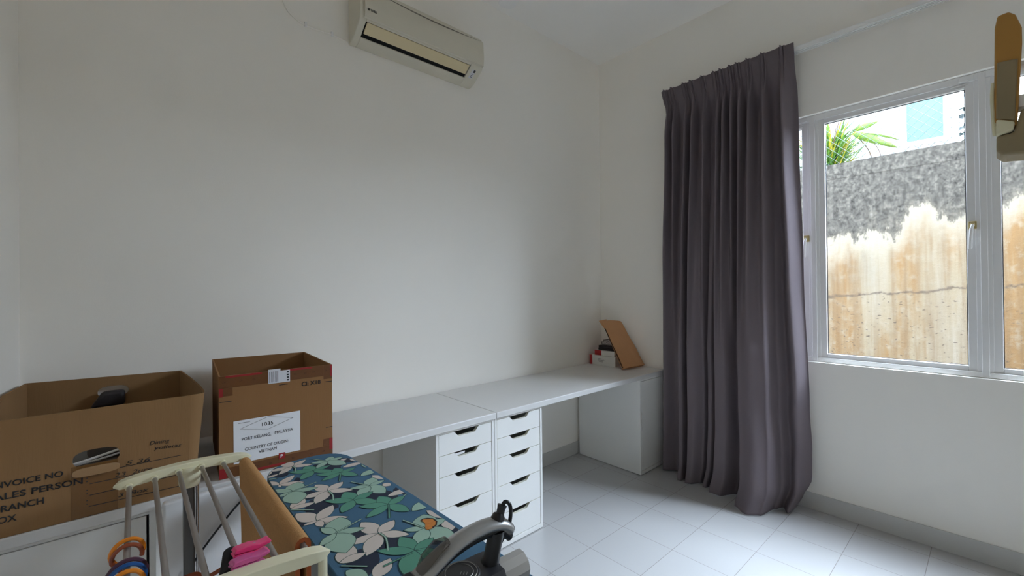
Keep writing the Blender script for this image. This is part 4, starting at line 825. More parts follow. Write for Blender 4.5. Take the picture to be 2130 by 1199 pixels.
NAVY=[[(-2.801,-0.829),(-2.802,-0.843),(-2.809,-0.851),(-2.818,-0.855),(-2.827,-0.856),(-2.838,-0.847),(-2.843,-0.831),(-2.847,-0.818),(-2.856,-0.806),(-2.863,-0.789),(-2.861,-0.774),(-2.853,-0.765),(-2.846,-0.759),(-2.837,-0.757),(-2.828,-0.762),(-2.819,-0.767),(-2.807,-0.77),(-2.797,-0.784),(-2.797,-0.803),(-2.801,-0.817)],[(-2.655,-0.896),(-2.659,-0.903),(-2.661,-0.915),(-2.67,-0.92),(-2.684,-0.908),(-2.694,-0.894),(-2.703,-0.884),(-2.713,-0.873),(-2.719,-0.859),(-2.723,-0.845),(-2.725,-0.83),(-2.719,-0.822),(-2.706,-0.827),(-2.695,-0.833),(-2.686,-0.831),(-2.674,-0.833),(-2.662,-0.847),(-2.655,-0.862),(-2.65,-0.877),(-2.65,-0.889)],[(-2.773,-1.063),(-2.782,-1.068),(-2.789,-1.072),(-2.796,-1.075),(-2.805,-1.072),(-2.814,-1.068),(-2.824,-1.062),(-2.832,-1.05),(-2.831,-1.034),(-2.828,-1.024),(-2.829,-1.012),(-2.829,-0.997),(-2.822,-0.989),(-2.813,-0.989),(-2.803,-0.99),(-2.794,-0.999),(-2.788,-1.013),(-2.784,-1.024),(-2.775,-1.035),(-2.769,-1.052)],[(-2.656,-1.163),(-2.67,-1.165),(-2.684,-1.161),(-2.694,-1.163),(-2.706,-1.161),(-2.719,-1.151),(-2.732,-1.139),(-2.746,-1.124),(-2.75,-1.106),(-2.744,-1.094),(-2.739,-1.085),(-2.741,-1.069),(-2.735,-1.056),(-2.72,-1.058),(-2.705,-1.068),(-2.691,-1.079),(-2.68,-1.094),(-2.675,-1.111),(-2.667,-1.126),(-2.656,-1.146)],[(-2.757,-1.161),(-2.763,-1.174),(-2.775,-1.173),(-2.785,-1.17),(-2.795,-1.169),(-2.804,-1.163),(-2.812,-1.153),(-2.822,-1.142),(-2.83,-1.127),(-2.828,-1.111),(-2.819,-1.104),(-2.815,-1.096),(-2.812,-1.082),(-2.803,-1.075),(-2.791,-1.08),(-2.78,-1.088),(-2.77,-1.099),(-2.766,-1.116),(-2.766,-1.129),(-2.762,-1.143)],[(-2.623,-1.193),(-2.633,-1.202),(-2.643,-1.206),(-2.652,-1.208),(-2.66,-1.206),(-2.667,-1.198),(-2.675,-1.192),(-2.685,-1.185),(-2.688,-1.17),(-2.681,-1.155),(-2.674,-1.146),(-2.67,-1.134),(-2.663,-1.123),(-2.654,-1.119),(-2.644,-1.118),(-2.633,-1.121),(-2.627,-1.134),(-2.628,-1.151),(-2.628,-1.163),(-2.623,-1.176)],[(-2.6,-0.879),(-2.606,-0.881),(-2.608,-0.887),(-2.614,-0.89),(-2.622,-0.886),(-2.631,-0.88),(-2.638,-0.872),(-2.642,-0.862),(-2.642,-0.853),(-2.644,-0.845),(-2.649,-0.833),(-2.647,-0.825),(-2.638,-0.825),(-2.63,-0.829),(-2.622,-0.832),(-2.615,-0.838),(-2.609,-0.846),(-2.601,-0.854),(-2.594,-0.865),(-2.593,-0.875)],[(-2.791,-0.927),(-2.793,-0.937),(-2.796,-0.945),(-2.8,-0.947),(-2.803,-0.947),(-2.805,-0.946),(-2.807,-0.941),(-2.807,-0.935),(-2.809,-0.93),(-2.81,-0.921),(-2.808,-0.911),(-2.804,-0.906),(-2.8,-0.901),(-2.797,-0.895),(-2.794,-0.891),(-2.791,-0.892),(-2.788,-0.894),(-2.786,-0.9),(-2.787,-0.91),(-2.79,-0.919)],[(-2.762,-1.353),(-2.767,-1.361),(-2.772,-1.367),(-2.78,-1.368),(-2.788,-1.368),(-2.798,-1.367),(-2.805,-1.357),(-2.806,-1.343),(-2.805,-1.333),(-2.809,-1.322),(-2.811,-1.309),(-2.805,-1.3),(-2.798,-1.295),(-2.789,-1.292),(-2.78,-1.297),(-2.774,-1.307),(-2.768,-1.314),(-2.758,-1.32),(-2.752,-1.333),(-2.756,-1.346)],[(-2.681,-1.464),(-2.692,-1.466),(-2.702,-1.469),(-2.713,-1.467),(-2.725,-1.459),(-2.736,-1.453),(-2.751,-1.445),(-2.762,-1.43),(-2.76,-1.416),(-2.755,-1.406),(-2.756,-1.395),(-2.754,-1.382),(-2.745,-1.378),(-2.733,-1.378),(-2.72,-1.381),(-2.706,-1.393),(-2.7,-1.41),(-2.694,-1.423),(-2.682,-1.436),(-2.675,-1.454)],[(-2.778,-1.468),(-2.787,-1.478),(-2.796,-1.483),(-2.805,-1.493),(-2.816,-1.501),(-2.826,-1.492),(-2.83,-1.474),(-2.832,-1.46),(-2.837,-1.448),(-2.839,-1.432),(-2.835,-1.415),(-2.829,-1.399),(-2.819,-1.386),(-2.807,-1.388),(-2.798,-1.398),(-2.788,-1.4),(-2.775,-1.401),(-2.767,-1.415),(-2.769,-1.436),(-2.773,-1.453)],[(-2.631,-1.488),(-2.638,-1.497),(-2.647,-1.504),(-2.657,-1.503),(-2.664,-1.495),(-2.671,-1.491),(-2.682,-1.489),(-2.689,-1.48),(-2.688,-1.466),(-2.683,-1.455),(-2.679,-1.444),(-2.672,-1.436),(-2.663,-1.432),(-2.655,-1.425),(-2.643,-1.42),(-2.633,-1.427),(-2.632,-1.442),(-2.632,-1.454),(-2.627,-1.464),(-2.626,-1.477)],[(-2.579,-1.48),(-2.587,-1.489),(-2.597,-1.498),(-2.61,-1.498),(-2.622,-1.486),(-2.629,-1.475),(-2.64,-1.469),(-2.653,-1.459),(-2.656,-1.443),(-2.652,-1.43),(-2.646,-1.418),(-2.638,-1.41),(-2.626,-1.409),(-2.615,-1.408),(-2.602,-1.403),(-2.586,-1.406),(-2.578,-1.424),(-2.579,-1.441),(-2.578,-1.454),(-2.575,-1.468)],[(-2.549,-1.468),(-2.554,-1.476),(-2.561,-1.485),(-2.571,-1.487),(-2.581,-1.484),(-2.59,-1.478),(-2.596,-1.469),(-2.596,-1.457),(-2.595,-1.447),(-2.6,-1.435),(-2.6,-1.421),(-2.591,-1.414),(-2.579,-1.414),(-2.569,-1.414),(-2.56,-1.415),(-2.552,-1.422),(-2.544,-1.429),(-2.535,-1.438),(-2.531,-1.452),(-2.54,-1.462)],[(-2.563,-1.217),(-2.567,-1.227),(-2.574,-1.232),(-2.582,-1.235),(-2.59,-1.235),(-2.597,-1.228),(-2.599,-1.216),(-2.602,-1.209),(-2.608,-1.2),(-2.61,-1.188),(-2.605,-1.178),(-2.598,-1.173),(-2.591,-1.168),(-2.583,-1.167),(-2.576,-1.171),(-2.568,-1.172),(-2.558,-1.175),(-2.553,-1.186),(-2.557,-1.199),(-2.562,-1.208)],[(-2.61,-1.221),(-2.615,-1.229),(-2.624,-1.231),(-2.636,-1.232),(-2.651,-1.223),(-2.664,-1.206),(-2.673,-1.191),(-2.686,-1.179),(-2.701,-1.162),(-2.704,-1.147),(-2.698,-1.139),(-2.691,-1.134),(-2.681,-1.132),(-2.667,-1.139),(-2.655,-1.146),(-2.639,-1.15),(-2.621,-1.164),(-2.613,-1.183),(-2.615,-1.196),(-2.613,-1.207)],[(-2.722,-1.124),(-2.72,-1.138),(-2.726,-1.146),(-2.738,-1.142),(-2.747,-1.133),(-2.756,-1.127),(-2.764,-1.119),(-2.77,-1.108),(-2.776,-1.096),(-2.782,-1.082),(-2.779,-1.07),(-2.769,-1.069),(-2.761,-1.069),(-2.755,-1.063),(-2.746,-1.06),(-2.735,-1.068),(-2.726,-1.079),(-2.719,-1.092),(-2.717,-1.105),(-2.721,-1.114)],[(-2.846,-1.186),(-2.852,-1.193),(-2.856,-1.2),(-2.86,-1.208),(-2.865,-1.21),(-2.87,-1.209),(-2.875,-1.207),(-2.878,-1.197),(-2.875,-1.183),(-2.872,-1.172),(-2.873,-1.161),(-2.871,-1.147),(-2.866,-1.137),(-2.86,-1.134),(-2.854,-1.132),(-2.85,-1.136),(-2.848,-1.145),(-2.846,-1.153),(-2.842,-1.16),(-2.841,-1.173)],[(-2.799,-1.164),(-2.804,-1.17),(-2.808,-1.175),(-2.814,-1.178),(-2.82,-1.176),(-2.827,-1.176),(-2.834,-1.171),(-2.837,-1.16),(-2.835,-1.149),(-2.835,-1.14),(-2.837,-1.129),(-2.835,-1.118),(-2.829,-1.113),(-2.822,-1.111),(-2.815,-1.112),(-2.81,-1.119),(-2.806,-1.129),(-2.801,-1.135),(-2.794,-1.144),(-2.793,-1.156)]]
BURN=[(-2.634,-1.387),(-2.624,-1.383),(-2.613,-1.388),(-2.603,-1.4),(-2.602,-1.419),(-2.613,-1.434),(-2.628,-1.44),(-2.642,-1.437),(-2.642,-1.427),(-2.632,-1.411),(-2.63,-1.398)]

def outline():
    p = [(-2.566, -1.95), (-2.566, -1.50), (-2.574, -1.25), (-2.588, -0.96), (-2.596, -0.90)]
    for k in range(1, 16):
        a = PI/2*k/8
        p.append((-2.730+0.134*math.copysign(abs(math.cos(a))**0.75, math.cos(a)), -0.868+0.135*abs(math.sin(a))**0.8))
    p += [(-2.866, -0.90), (-2.868, -1.45), (-2.868, -1.95)]
    return p
OL = outline()
b = NB(); prism(b, OL, IZ-0.022, IZ, XY); cv = mk('cover', b, 'fblue', ir, bevel=0.003, seg=3)
def inside(x, y):
    c = False; n_ = len(OL)
    for i in range(n_):
        (xa_, ya_), (xb_, yb_) = OL[i], OL[i-1]
        if (ya_ > y) != (yb_ > y) and x < (xb_-xa_)*(y-ya_)/(yb_-ya_)+xa_: c = not c
    return c
def leaf_poly(a, c, r, grow=0.0):
    a, c = Vector(a), Vector(c); d = c-a; Lq = d.length; d.normalize(); n_ = Vector((-d.y, d.x)); hw = r*Lq*0.80
    L_, R__ = [], []
    for k in range(11):
        t_ = k/10; wd = hw*1.12*math.sin(PI*min(1, t_**0.92))**0.85+grow
        m = a+d*(Lq*t_+ (grow*(2*t_-1)))
        L_.append(m+n_*wd); R__.append(m-n_*wd)
    return L_+list(reversed(R__))
def clip_poly(poly):
    # Sutherland-Hodgman against the board outline shrunk to the flat part (convex)
    cxm, cym = -2.717, -1.35
    res = [Vector(p_) for p_ in poly]; C2 = [Vector((cxm+(x-cxm)*0.982, -1.35+(y+1.35)*0.996)) for x, y in OL]
    area = sum(C2[i].x*C2[(i+1) % len(C2)].y-C2[(i+1) % len(C2)].x*C2[i].y for i in range(len(C2)))
    if area < 0: C2.reverse()
    for i in range(len(C2)):
        A2, B2 = C2[i], C2[(i+1) % len(C2)]; e = B2-A2
        sd = lambda p_: e.x*(p_.y-A2.y)-e.y*(p_.x-A2.x)
        out = []
        for j in range(len(res)):
            P_, N_ = res[j], res[(j+1) % len(res)]; sp_, sn = sd(P_), sd(N_)
            if sp_ >= 0: out.append(P_)
            if (sp_ >= 0) != (sn >= 0): out.append(P_+(N_-P_)*(sp_/(sp_-sn)))
        res = out
        if len(res) < 3: return []
    return res
pm = ['fnavy', 'fline', 'fgreen', 'fsage', 'fpink', 'burn', 'char']
b = NB()
def flat(poly, z, mi):
    q_ = clip_poly(poly)
    o_ = []
    for p_ in q_:
        if not o_ or (p_-o_[-1]).length > 1e-5: o_.append(p_)
    if len(o_) > 2 and (o_[0]-o_[-1]).length < 1e-5: o_.pop()
    if len(o_) < 3: return
    f = b.faces.new([b.verts.new((p_.x, p_.y, z)) for p_ in o_]); f.material_index = mi
    f.normal_update()
    if f.normal.z < 0: f.normal_flip()
for i, poly in enumerate(NAVY): flat([Vector(p_) for p_ in poly], IZ+0.0002+0.00001*i, 0)
ORDER = {'W': 0, 'S': 1, 'G': 2}
for i, (k, a, c, r) in enumerate(sorted(LEAVES, key=lambda q_: ORDER[q_[0]])):
    z = IZ+0.0003+0.00001*i
    flat(leaf_poly(a, c, r, 0.0014), z, 1); flat(leaf_poly(a, c, r), z+0.000004, {'G': 2, 'S': 3, 'W': 4}[k])
for i, (k, pts) in enumerate(STEMS):
    P_ = [Vector(p_) for p_ in (smooth([(*p, 0) for p in pts], 4))]; P_ = [Vector((p_.x, p_.y)) for p_ in P_]
    for wd, mi, dz in ((0.0030, 1, 0), (0.0016, 2 if k == 'G' else 3, 0.00001)):
        for j in range(len(P_)-1):
            d = (P_[j+1]-P_[j]).normalized(); n_ = Vector((-d.y, d.x))*wd
            flat([P_[j]-n_, P_[j+1]-n_, P_[j+1]+n_, P_[j]+n_], IZ+0.0016+0.000012*i+dz*0.5, mi)
mk('leaf_print', b, pm, cv, orient=False, flatshade=True)
b = NB(); flat([Vector(p_) for p_ in BURN], IZ+0.0022, 5)
cc = sum((Vector(p_) for p_ in BURN), Vector((0, 0)))/len(BURN)
for j in range(6):
    a_, c_ = Vector(BURN[j % len(BURN)]), Vector(BURN[(j+1) % len(BURN)])
    flat([a_, c_, c_+(cc-c_)*(0.16+0.05*(j % 2)), a_+(cc-a_)*(0.16+0.05*((j+1) % 2))], IZ+0.0023, 6)
mk('burnt_patch', b, pm, cv, orient=False, flatshade=True)
b = NB(); prism(b, [(x*0.97-2.717*0.03, y*0.985-1.35*0.015) for x, y in OL], IZ-0.034, IZ-0.0225, XY); mk('board_frame', b, 'greyplate', ir)
for sx in (-1, 1):
    b = NB(); tube(b, smooth([(-2.717+sx*0.05, -0.98, IZ-0.04), (-2.717+sx*0.07, -1.35, 0.42), (-2.717+sx*0.10, -1.80, 0.015)]), 0.011, 12); mk('leg', b, 'greyplate', ir)
    b = NB(); tube(b, smooth([(-2.717+sx*0.035, -1.85, IZ-0.04), (-2.717+sx*0.05, -1.45, 0.42), (-2.717+sx*0.06, -1.00, 0.015)]), 0.011, 12); mk('leg', b, 'greyplate', ir)
for y, wd in ((-1.80, 0.15), (-1.00, 0.11)):
    b = NB(); cyl(b, (-2.717-wd, y, 0.012), (-2.717+wd, y, 0.012), 0.011, n=12); mk('foot_bar', b, 'greyplate', ir)

# ------------------------------------------------------------------ steam iron on the board
iz = IZ+0.0026
io = thing('steam_iron', (-2.76, -1.77, iz), 'silver and black steam iron resting on the ironing board', 'iron')
IA = Matrix.Translation((-2.652, -1.770, iz)) @ Matrix.Rotation(math.radians(176), 4, 'Z') @ Matrix.Scale(1.2, 4)     # local +x = toe
def W3(x, y, z): return IA @ Vector((x, y, z))
def plan(x, L_=0.262, wd=0.056):
    t_ = max(0.0, min(1.0, x/L_)); return wd*(1-t_**2.6)**0.62*(0.86+0.14*min(1, t_*5))
def section(zb_, zt_, kb, kt, x0_=0.0, x1_=0.262, n_=18, grow=1.0):
    b_ = NB(); rings_ = []
    for i in range(n_+1):
        x = x0_+(x1_-x0_)*i/n_; zt2 = zt_(x) if callable(zt_) else zt_
        wb, wt_ = max(0.0015, plan(x)*kb), max(0.001, plan(x)*kt)
        rings_.append([W3(x, -wb, zb_), W3(x, wb, zb_), W3(x, wb*0.98, zb_+(zt2-zb_)*0.45), W3(x, wt_, zt2), W3(x, -wt_, zt2), W3(x, -wb*0.98, zb_+(zt2-zb_)*0.45)])
    return ring_loft(b_, rings_)
mk('soleplate', section(0, 0.008, 1.0, 0.98), 'chrome', io, sharp=40)
mk('skirt', section(0.0085, 0.030, 0.97, 0.90, 0.002, 0.257), 'irong', io, sharp=40)
mk('tank', section(0.0305, lambda x: 0.086-0.10*max(0, x-0.10)-1.2*max(0, x-0.19)**1.6, 0.88, 0.50, 0.040, 0.245), 'irong', io, sharp=40)
# handle arch
hp = [(0.010, 0.122), (0.028, 0.136), (0.062, 0.1405), (0.105, 0.134), (0.150, 0.113), (0.188, 0.084), (0.216, 0.054)]
b = NB(); P_ = smooth([W3(x, 0, z) for x, z in hp], 6); n_ = len(P_)
sd = (W3(0, 1, 0)-W3(0, 0, 0)).normalized(); rings = []
for i, p_ in enumerate(P_):
    tg = (P_[min(i+1, n_-1)]-P_[max(i-1, 0)]).normalized(); up_ = tg.cross(sd).normalized()
    if up_.z < 0: up_ = -up_
    s = i/(n_-1); wv = 0.0175+0.016*max(0, s-0.40); hv = 0.0105+0.006*max(0, s-0.5)
    if i == 0: wv *= 0.75; hv *= 0.7
    rings.append([p_+sd*(wv*math.cos(a))+up_*(hv*math.sin(a)) for a in [k*2*PI/16 for k in range(16)]])
ring_loft(b, rings); mk('handle', b, 'silver', io, sharp=60)
b = NB(); P2 = smooth([W3(x, 0, z-0.0115) for x, z in hp[:-1]], 6); tube(b, P2, 0.0085, 10); mk('handle_grip', b, 'black', io)
b = NB(); rings = []
for z_, xc, hw, hl in ((0.070, 0.052, 0.016, 0.016), (0.095, 0.043, 0.013, 0.012), (0.120, 0.036, 0.013, 0.012), (0.128, 0.034, 0.012, 0.014)):
    rings.append([W3(xc+hl*math.cos(a), hw*math.sin(a), z_) for a in [k*2*PI/12 for k in range(12)]])
ring_loft(b, rings); mk('rear_post', b, 'black', io, sharp=50)
b = NB(); cyl(b, W3(0.098, 0.004, 0.080), W3(0.098, 0.004, 0.0935), 0.034, 0.032, 32); dl = mk('steam_dial', b, 'irong', io, bevel=0.002)
b = NB(); tube(b, [W3(0.098+0.0225*math.cos(a), 0.004+0.0225*math.sin(a), 0.0938) for a in [k*PI/16 for k in range(32)]], 0.0007, 5, closed=True); tube(b, [W3(0.098+0.0170*math.cos(a), 0.004+0.0170*math.sin(a), 0.0938) for a in [k*PI/12 for k in range(17)]], 0.0006, 5)
for k in range(3): tube(b, [W3(0.092+0.003*k, 0.010-0.003*k, 0.0938), W3(0.096+0.003*k, 0.014-0.003*k, 0.0938)], 0.0006, 5)
mk('dial_marks', b, 'silver', dl)
b = NB(); rings = []
for x, z_, hw, hh in ((0.118, 0.143, 0.010, 0.004), (0.134, 0.139, 0.013, 0.009), (0.152, 0.126, 0.013, 0.010), (0.162, 0.112, 0.009, 0.005)):
    rings.append([W3(x, hw*math.cos(a), z_+hh*math.sin(a)) for a in [k*2*PI/12 for k in range(12)]])
ring_loft(b, rings); mk('filler_cap', b, 'clearp', io, sharp=60)
b = NB(); box(b, 0.166, 0.180, -0.011, 0.011, 0.100, 0.116, mx=IA); box(b, 0.190, 0.204, -0.010, 0.010, 0.080, 0.096, mx=IA); mk('spray_buttons', b, 'black', io, bevel=0.003)
b = NB(); cyl(b, W3(0.226, 0, 0.052), W3(0.240, 0, 0.046), 0.010, 0.006, 14); mk('spray_nozzle', b, 'clearp', io)
b = NB(); tube(b, [W3(0.034, 0, 0.140), W3(0.029, 0, 0.149), W3(0.027, 0, 0.151), W3(0.025, 0, 0.157), W3(0.023, 0, 0.162)], [0.014, 0.011, 0.0075, 0.0075, 0.009], 14); mk('cord_gland', b, 'black', io, sharp=50)
b = NB(); c0 = W3(0.023, 0, 0.161)
tube(b, smooth([c0, c0+Vector((0.006, -0.002, 0.006)), c0+Vector((0.012, -0.007, 0.000)), c0+Vector((0.013, -0.008, -0.02)), c0+Vector((0.013, 0.002, -0.05)), c0+Vector((0.012, 0.024, -0.085)), c0+Vector((0.008, 0.050, -0.12)), c0+Vector((0.0, 0.074, -0.165)), c0+Vector((-0.01, 0.086, -0.1885)), c0+Vector((-0.05, 0.11, -0.1885))], 6), 0.0036, 8); mk('cord', b, 'black', io)
b = NB(); A_ = W3(0.030, -0.016, 0.046); B_ = W3(-0.026, -0.014, 0.049); cyl(b, A_, B_, 0.026, 0.0255, 10); mk('heel_rest', b, 'palegrey', io, sharp=20)
b = NB(); cyl(b, W3(0.039, -0.016, 0.046), W3(0.022, -0.016, 0.046), 0.029, 0.029, 8); mk('heel_collar', b, 'navyp', io, sharp=20)

# ------------------------------------------------------------------ beige appliance at the right edge
AX = -1.86       # the machine stands square to the room, its front in this plane; outlines are (y, z) in metres
SD = lambda u, v, d: (AX+d, u, v)
ap = thing('beige_appliance', (AX+0.05, -2.54, 0), 'beige and brown plastic machine arm at the right edge, in front of the window', 'appliance')
b = prism(NB(), [(-2.37, 1.721), (-2.401, 1.705), (-2.409, 1.867), (-2.409, 1.9), (-2.401, 1.929), (-2.392, 1.939), (-2.377, 1.937), (-2.373, 1.913)], 0.0, 0.045, SD); mk('upright', b, 'tan', ap, bevel=0.003, seg=2)
b = prism(NB(), [(-2.373, 1.727), (-2.398, 1.716), (-2.403, 1.839), (-2.375, 1.841)], -0.004, 0, SD); mk('lower_cover', b, 'greige', ap, bevel=0.002, seg=2)
b = prism(NB(), [(-2.373, 1.69), (-2.396, 1.697), (-2.398, 1.714), (-2.373, 1.725)], -0.01, 0.04, SD); mk('joint_cap', b, 'cream', ap, bevel=0.004, seg=2)
b = prism(NB(), [(-2.373, 1.693), (-2.396, 1.693), (-2.407, 1.739), (-2.505, 1.716), (-2.504, 1.633), (-2.398, 1.649), (-2.381, 1.65), (-2.373, 1.662)], -0.004, 0.075, SD); mk('beam', b, 'greige', ap, bevel=0.006, seg=3)
b = NB(); tube(b, smooth([(AX+0.004, y, z) for y, z in [(-2.37, 1.803), (-2.368, 1.776), (-2.369, 1.737), (-2.371, 1.695), (-2.375, 1.713)]]), 0.003, 8); mk('edge_trim', b, 'cream', ap)
b = NB(); box(b, AX+0.02, AX+0.05, -2.495, -2.404, 1.83, 1.839); mk('rail', b, 'track', ap, bevel=0.002)
b = NB(); box(b, AX+0.01, AX+0.05, -2.493, -2.402, 1.744, 1.77); mk('rail', b, 'track', ap, bevel=0.002)
b = NB(); box(b, AX, AX+0.07, -2.531, -2.501, 0.03, 1.827); mk('post', b, 'greige', ap, bevel=0.004)
b = NB(); box(b, AX-0.13, AX+0.20, -2.564, -2.463, 0.001, 0.03); mk('base_plate', b, 'greige', ap, bevel=0.008)

# ------------------------------------------------------------------ ceiling fan (one blade tip shows at the top edge)
fc = Vector((-1.70, -1.08, 3.10)); fan = thing('ceiling_fan', (fc.x, fc.y, H), 'white ceiling fan, one blade tip showing at the top', 'ceiling fan')
b = NB(); tube(b, [(fc.x, fc.y, H-0.001), (fc.x, fc.y, H-0.05)], [0.06, 0.045], 24); mk('canopy', b, 'track', fan)
b = NB(); cyl(b, (fc.x, fc.y, 3.14), (fc.x, fc.y, H-0.05), 0.012); mk('down_rod', b, 'track', fan)
b = NB(); tube(b, [(fc.x, fc.y, 3.15), (fc.x, fc.y, 3.13), (fc.x, fc.y, 3.07), (fc.x, fc.y, 3.05)], [0.06, 0.10, 0.10, 0.06], 28); mk('motor', b, 'track', fan, bevel=0.004)
a0 = math.atan2(-0.412-fc.y, -1.482-fc.x)
for k in range(3):
    a = a0+k*2*PI/3; d = Vector((math.cos(a), math.sin(a))); n_ = Vector((-d.y, d.x))
    pl = [(0.10, -0.035), (0.30, -0.055), (0.66, -0.052), (0.692, -0.042), (0.702, -0.02), (0.702, 0.025), (0.690, 0.045), (0.66, 0.052), (0.30, 0.055), (0.10, 0.035)]
    b = prism(NB(), pl, 0, 0.006, lambda u, v, dd: Vector((fc.x+d.x*u+n_.x*v, fc.y+d.y*u+n_.y*v, 3.097+dd+0.10*v))); mk('blade', b, 'track', fan, bevel=0.002)

# ------------------------------------------------------------------ outside the window
RX = 1.5
struct('retaining_wall', box(NB(), RX, RX+0.25, -7, 4, -0.12, 2.477), 'retain', flatshade=True, bevel=0.0)
struct('side_light_blocker', box(NB(), 0.121, 1.15, -4.6, -4.3, -0.12, 6.6), 'hwall', flatshade=True)  # unseen block, added to cut off sky light from the side
struct('alley_ground', box(NB(), 0.121, RX-0.001, -7, 4, -0.16, -0.10), 'conc', flatshade=True)
struct('terrace_ground', box(NB(), RX+0.251, 9, -7, 4, 2.30, 2.44), 'soil', flatshade=True)
struct('trim_1', box(NB(), RX-0.003, RX-0.0005, -7, 4, 2.345, 2.470), 'retaincap' if 'retaincap' in M else 'retain', flatshade=True)
hs = thing('neighbour_house', (5.0, -1.5, 2.44), 'white neighbouring house with a teal window above the concrete wall', 'house')
HX = 4.0
b = NB(); box(b, HX, HX+1.0, -2.075, 4, 2.441, 4.6); mk('house_wall', b, 'hwall', hs, flatshade=True)
def hwin(y0, y1, z0, z1, gm):
    b = NB(); t_ = 0.05
    box(b, HX-0.04, HX-0.001, y0, y1, z0, z0+t_); box(b, HX-0.04, HX-0.001, y0, y1, z1-t_, z1); box(b, HX-0.04, HX-0.001, y0, y0+t_, z0+t_, z1-t_); box(b, HX-0.04, HX-0.001, y1-t_, y1, z0+t_, z1-t_)
    f = mk('window_frame', b, 'track', hs); b = NB(); box(b, HX-0.02, HX-0.012, y0+t_, y1-t_, z0+t_, z1-t_); mk('pane', b, gm, f)
hwin(-2.035, -1.615, 3.10, 4.3, 'hglass')
hd = NB(); random.seed(11)
for i in range(1500):
    u_, v_ = random.random(), random.random(); y = -1.85-3.6*u_; z = 2.45+1.45*v_**0.8; x = 5.3+0.35*random.random()
    d = Vector((random.uniform(-1, 0.2), random.uniform(-1, 1), random.uniform(-.7, 1))).normalized()*random.uniform(0.05, 0.11); n_ = d.cross(Vector((random.uniform(-1, 1), random.uniform(-1, 1), random.uniform(-1, 1)))).normalized()*d.length*0.3
    p_ = Vector((x, y, z)); f = hd.faces.new([hd.verts.new(q_) for q_ in (p_-d, p_+n_, p_+d, p_-n_)])
tag(mk('dark_hedge', hd, 'hedge', orient=False, flatshade=True), 'dark hedge beyond the fence, beside the corner of the white house', 'hedge', kind='stuff')
fn = thing('chain_link_fence', (RX+0.12, -1.5, 2.477), 'wire mesh fence standing on top of the concrete wall', 'fence')
b = NB(); FXp = RX+0.10; z0, z1 = 2.49, 4.1; st = 0.075
ya, yb = -3.6, 0.8; k = int((yb-ya+z1-z0)/st)
for i in range(k+1):
    for sg_ in (1, -1):
        s_ = i*st; pa = None
        # diagonal wire, clipped to the fence panel
        if sg_ > 0: y_s, y_e = ya-(z1-z0)+s_, ya+s_
        else: y_s, y_e = ya+s_, ya-(z1-z0)+s_
        pts = []
        for t_ in (0.0, 1.0): pts.append((y_s+(y_e-y_s)*t_, z0+(z1-z0)*t_))
        (p_y, p_z), (q_y, q_z) = pts
        lo_t, hi_t = 0.0, 1.0; dy = q_y-p_y
        if dy:
            t1, t2 = (ya-p_y)/dy, (yb-p_y)/dy; lo_t = max(lo_t, min(t1, t2)); hi_t = min(hi_t, max(t1, t2))
        if hi_t-lo_t > 0.01:
            cyl(b, (FXp+0.002*sg_, p_y+dy*lo_t, p_z+(q_z-p_z)*lo_t), (FXp+0.002*sg_, p_y+dy*hi_t, p_z+(q_z-p_z)*hi_t), 0.0016, n=4)
mk('mesh_panel', b, 'wire', fn)
for y in (-2.62, -0.40):
    b = NB(); cyl(b, (FXp, y, 2.478), (FXp, y, 4.15), 0.02, n=10); mk('post', b, 'wire', fn)
def blade(bm, base, tip, wd, droop, mi, n_=7):
    base, tip = Vector(base), Vector(tip); d = tip-base; side = d.cross(Vector((0, 0, 1)))
    if side.length < 1e-4: side = Vector((0, 1, 0))
    side.normalize(); prev = None
    for i in range(n_+1):
        t_ = i/n_; c = base+d*t_+Vector((0, 0, -droop*t_*t_+droop*t_)); w_ = wd*math.sin(PI*(0.12+0.88*t_))**0.7 if t_ < 1 else 0.0004
        row = [bm.verts.new(c+side*w_), bm.verts.new(c+Vector((0, 0, -w_*0.35))), bm.verts.new(c-side*w_)]
        if prev:
            for q_ in (0, 1): bm.faces.new((prev[q_], prev[q_+1], row[q_+1], row[q_])).material_index = mi
        prev = row
def grass_clump(cx, cy, n_, spread, hgt, label, seed):
    random.seed(seed); t_ = thing('grass_clump', (cx, cy, 2.441), label, 'plant', 'grassy plants behind the fence')
    b = NB()
    for i in range(n_):
        a = random.random()*2*PI; rr = spread*random.random()**0.5; h_ = hgt*(0.45+0.55*random.random())
        bx_, by_ = cx+0.25*rr*math.cos(a)+random.uniform(-.08, .08), cy+0.25*rr*math.sin(a)+random.uniform(-.08, .08)
        zb_ = 2.44+random.random()*0.45*hgt
        blade(b, (bx_, by_, zb_), (max(RX+0.13, bx_+rr*math.cos(a)), by_+rr*math.sin(a), zb_+h_*0.6*random.uniform(-0.1, 1.0)), random.uniform(0.004, 0.010), 0.10*random.random(), 0 if random.random() < 0.72 else 1)
    mk('blades', b, ['leafg', 'leafy'], t_, orient=False)['kind'] = 'stuff'
    b = NB()
    for i in range(8):
        a = random.random()*2*PI; tube(b, smooth([(cx, cy, 2.4415), (cx+.04*math.cos(a), cy+.04*math.sin(a), 2.6), (max(RX+0.13, cx+.16*math.cos(a)), cy+.16*math.sin(a), 2.44+hgt*random.uniform(.5, .95))]), 0.004, 5)
    mk('stem', b, 'twig', t_)
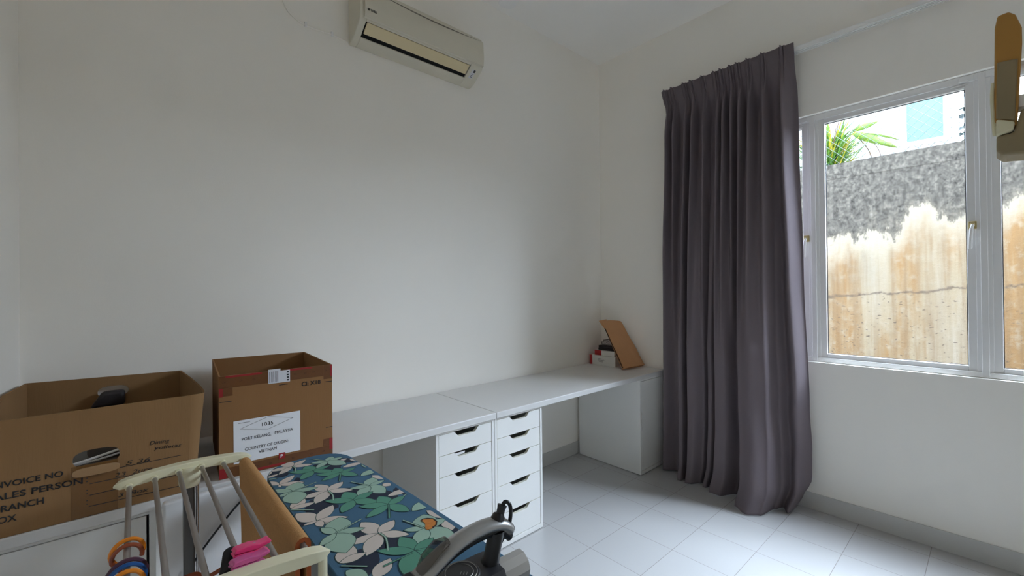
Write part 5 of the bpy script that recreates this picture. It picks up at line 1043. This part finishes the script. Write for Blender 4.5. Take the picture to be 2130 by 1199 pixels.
grass_clump(1.90, -1.30, 900, 0.24, 0.64, 'dense yellow-green grassy plant behind the fence, at the middle pane', 3)
grass_clump(1.90, -0.74, 700, 0.22, 0.62, 'green grassy plant behind the fence, beside the curtain edge', 5)
bp_ = thing('broad_leaf_plant', (2.15, -1.62, 2.441), 'plant with large torn green leaves behind the fence', 'plant')
b = NB(); tube(b, smooth([(2.15, -1.62, 2.4415), (2.15, -1.58, 2.68), (2.12, -1.50, 2.84), (2.1, -1.47, 2.90)]), 0.005, 8); mk('stem', b, 'twig', bp_)
b = NB(); tube(b, smooth([(2.15, -1.62, 2.4415), (2.16, -1.66, 2.62), (2.15, -1.60, 2.78), (2.12, -1.50, 2.84)]), 0.003, 6); mk('stem', b, 'twig', bp_)
def bigleaf(base, tip, wd, droop, tw, notch=None):
    b = NB(); base, tip = Vector(base), Vector(tip); d = tip-base; n_ = 16; prev = None
    sdv = Vector((0.25, 0, 1)).normalized(); sdv = (sdv-d.normalized()*sdv.dot(d.normalized())).normalized()
    for i in range(n_+1):
        t_ = i/n_; c = base+d*t_+Vector((0, 0, droop*math.sin(PI*t_))); w_ = wd*max(0.01, math.sin(PI*t_**0.8)**0.8)
        wl = w_*(0.25 if notch and notch[0] < t_ < notch[1] else 1.0)
        row = [b.verts.new(c+sdv*wl+Vector((0.02, 0, 0))), b.verts.new(c), b.verts.new(c-sdv*w_+Vector((0.02, 0, 0)))]
        if prev:
            for q_ in (0, 1): b.faces.new((prev[q_], prev[q_+1], row[q_+1], row[q_]))
        prev = row
    o_ = mk('leaf', b, 'leafb', bp_, orient=False); sm = o_.modifiers.new('leaf_thickness', 'SOLIDIFY'); sm.thickness = 0.002
bigleaf((2.1, -1.455, 2.895), (2.1, -1.785, 2.665), 0.062, 0.030, 0, (0.52, 0.80)); bigleaf((2.1, -1.45, 2.92), (2.12, -1.645, 2.955), 0.045, 0.012, 0); bigleaf((2.1, -1.55, 2.86), (2.11, -1.795, 2.738), 0.020, 0.020, 0, (0.35, 0.7))
bpy.context.view_layer.update()
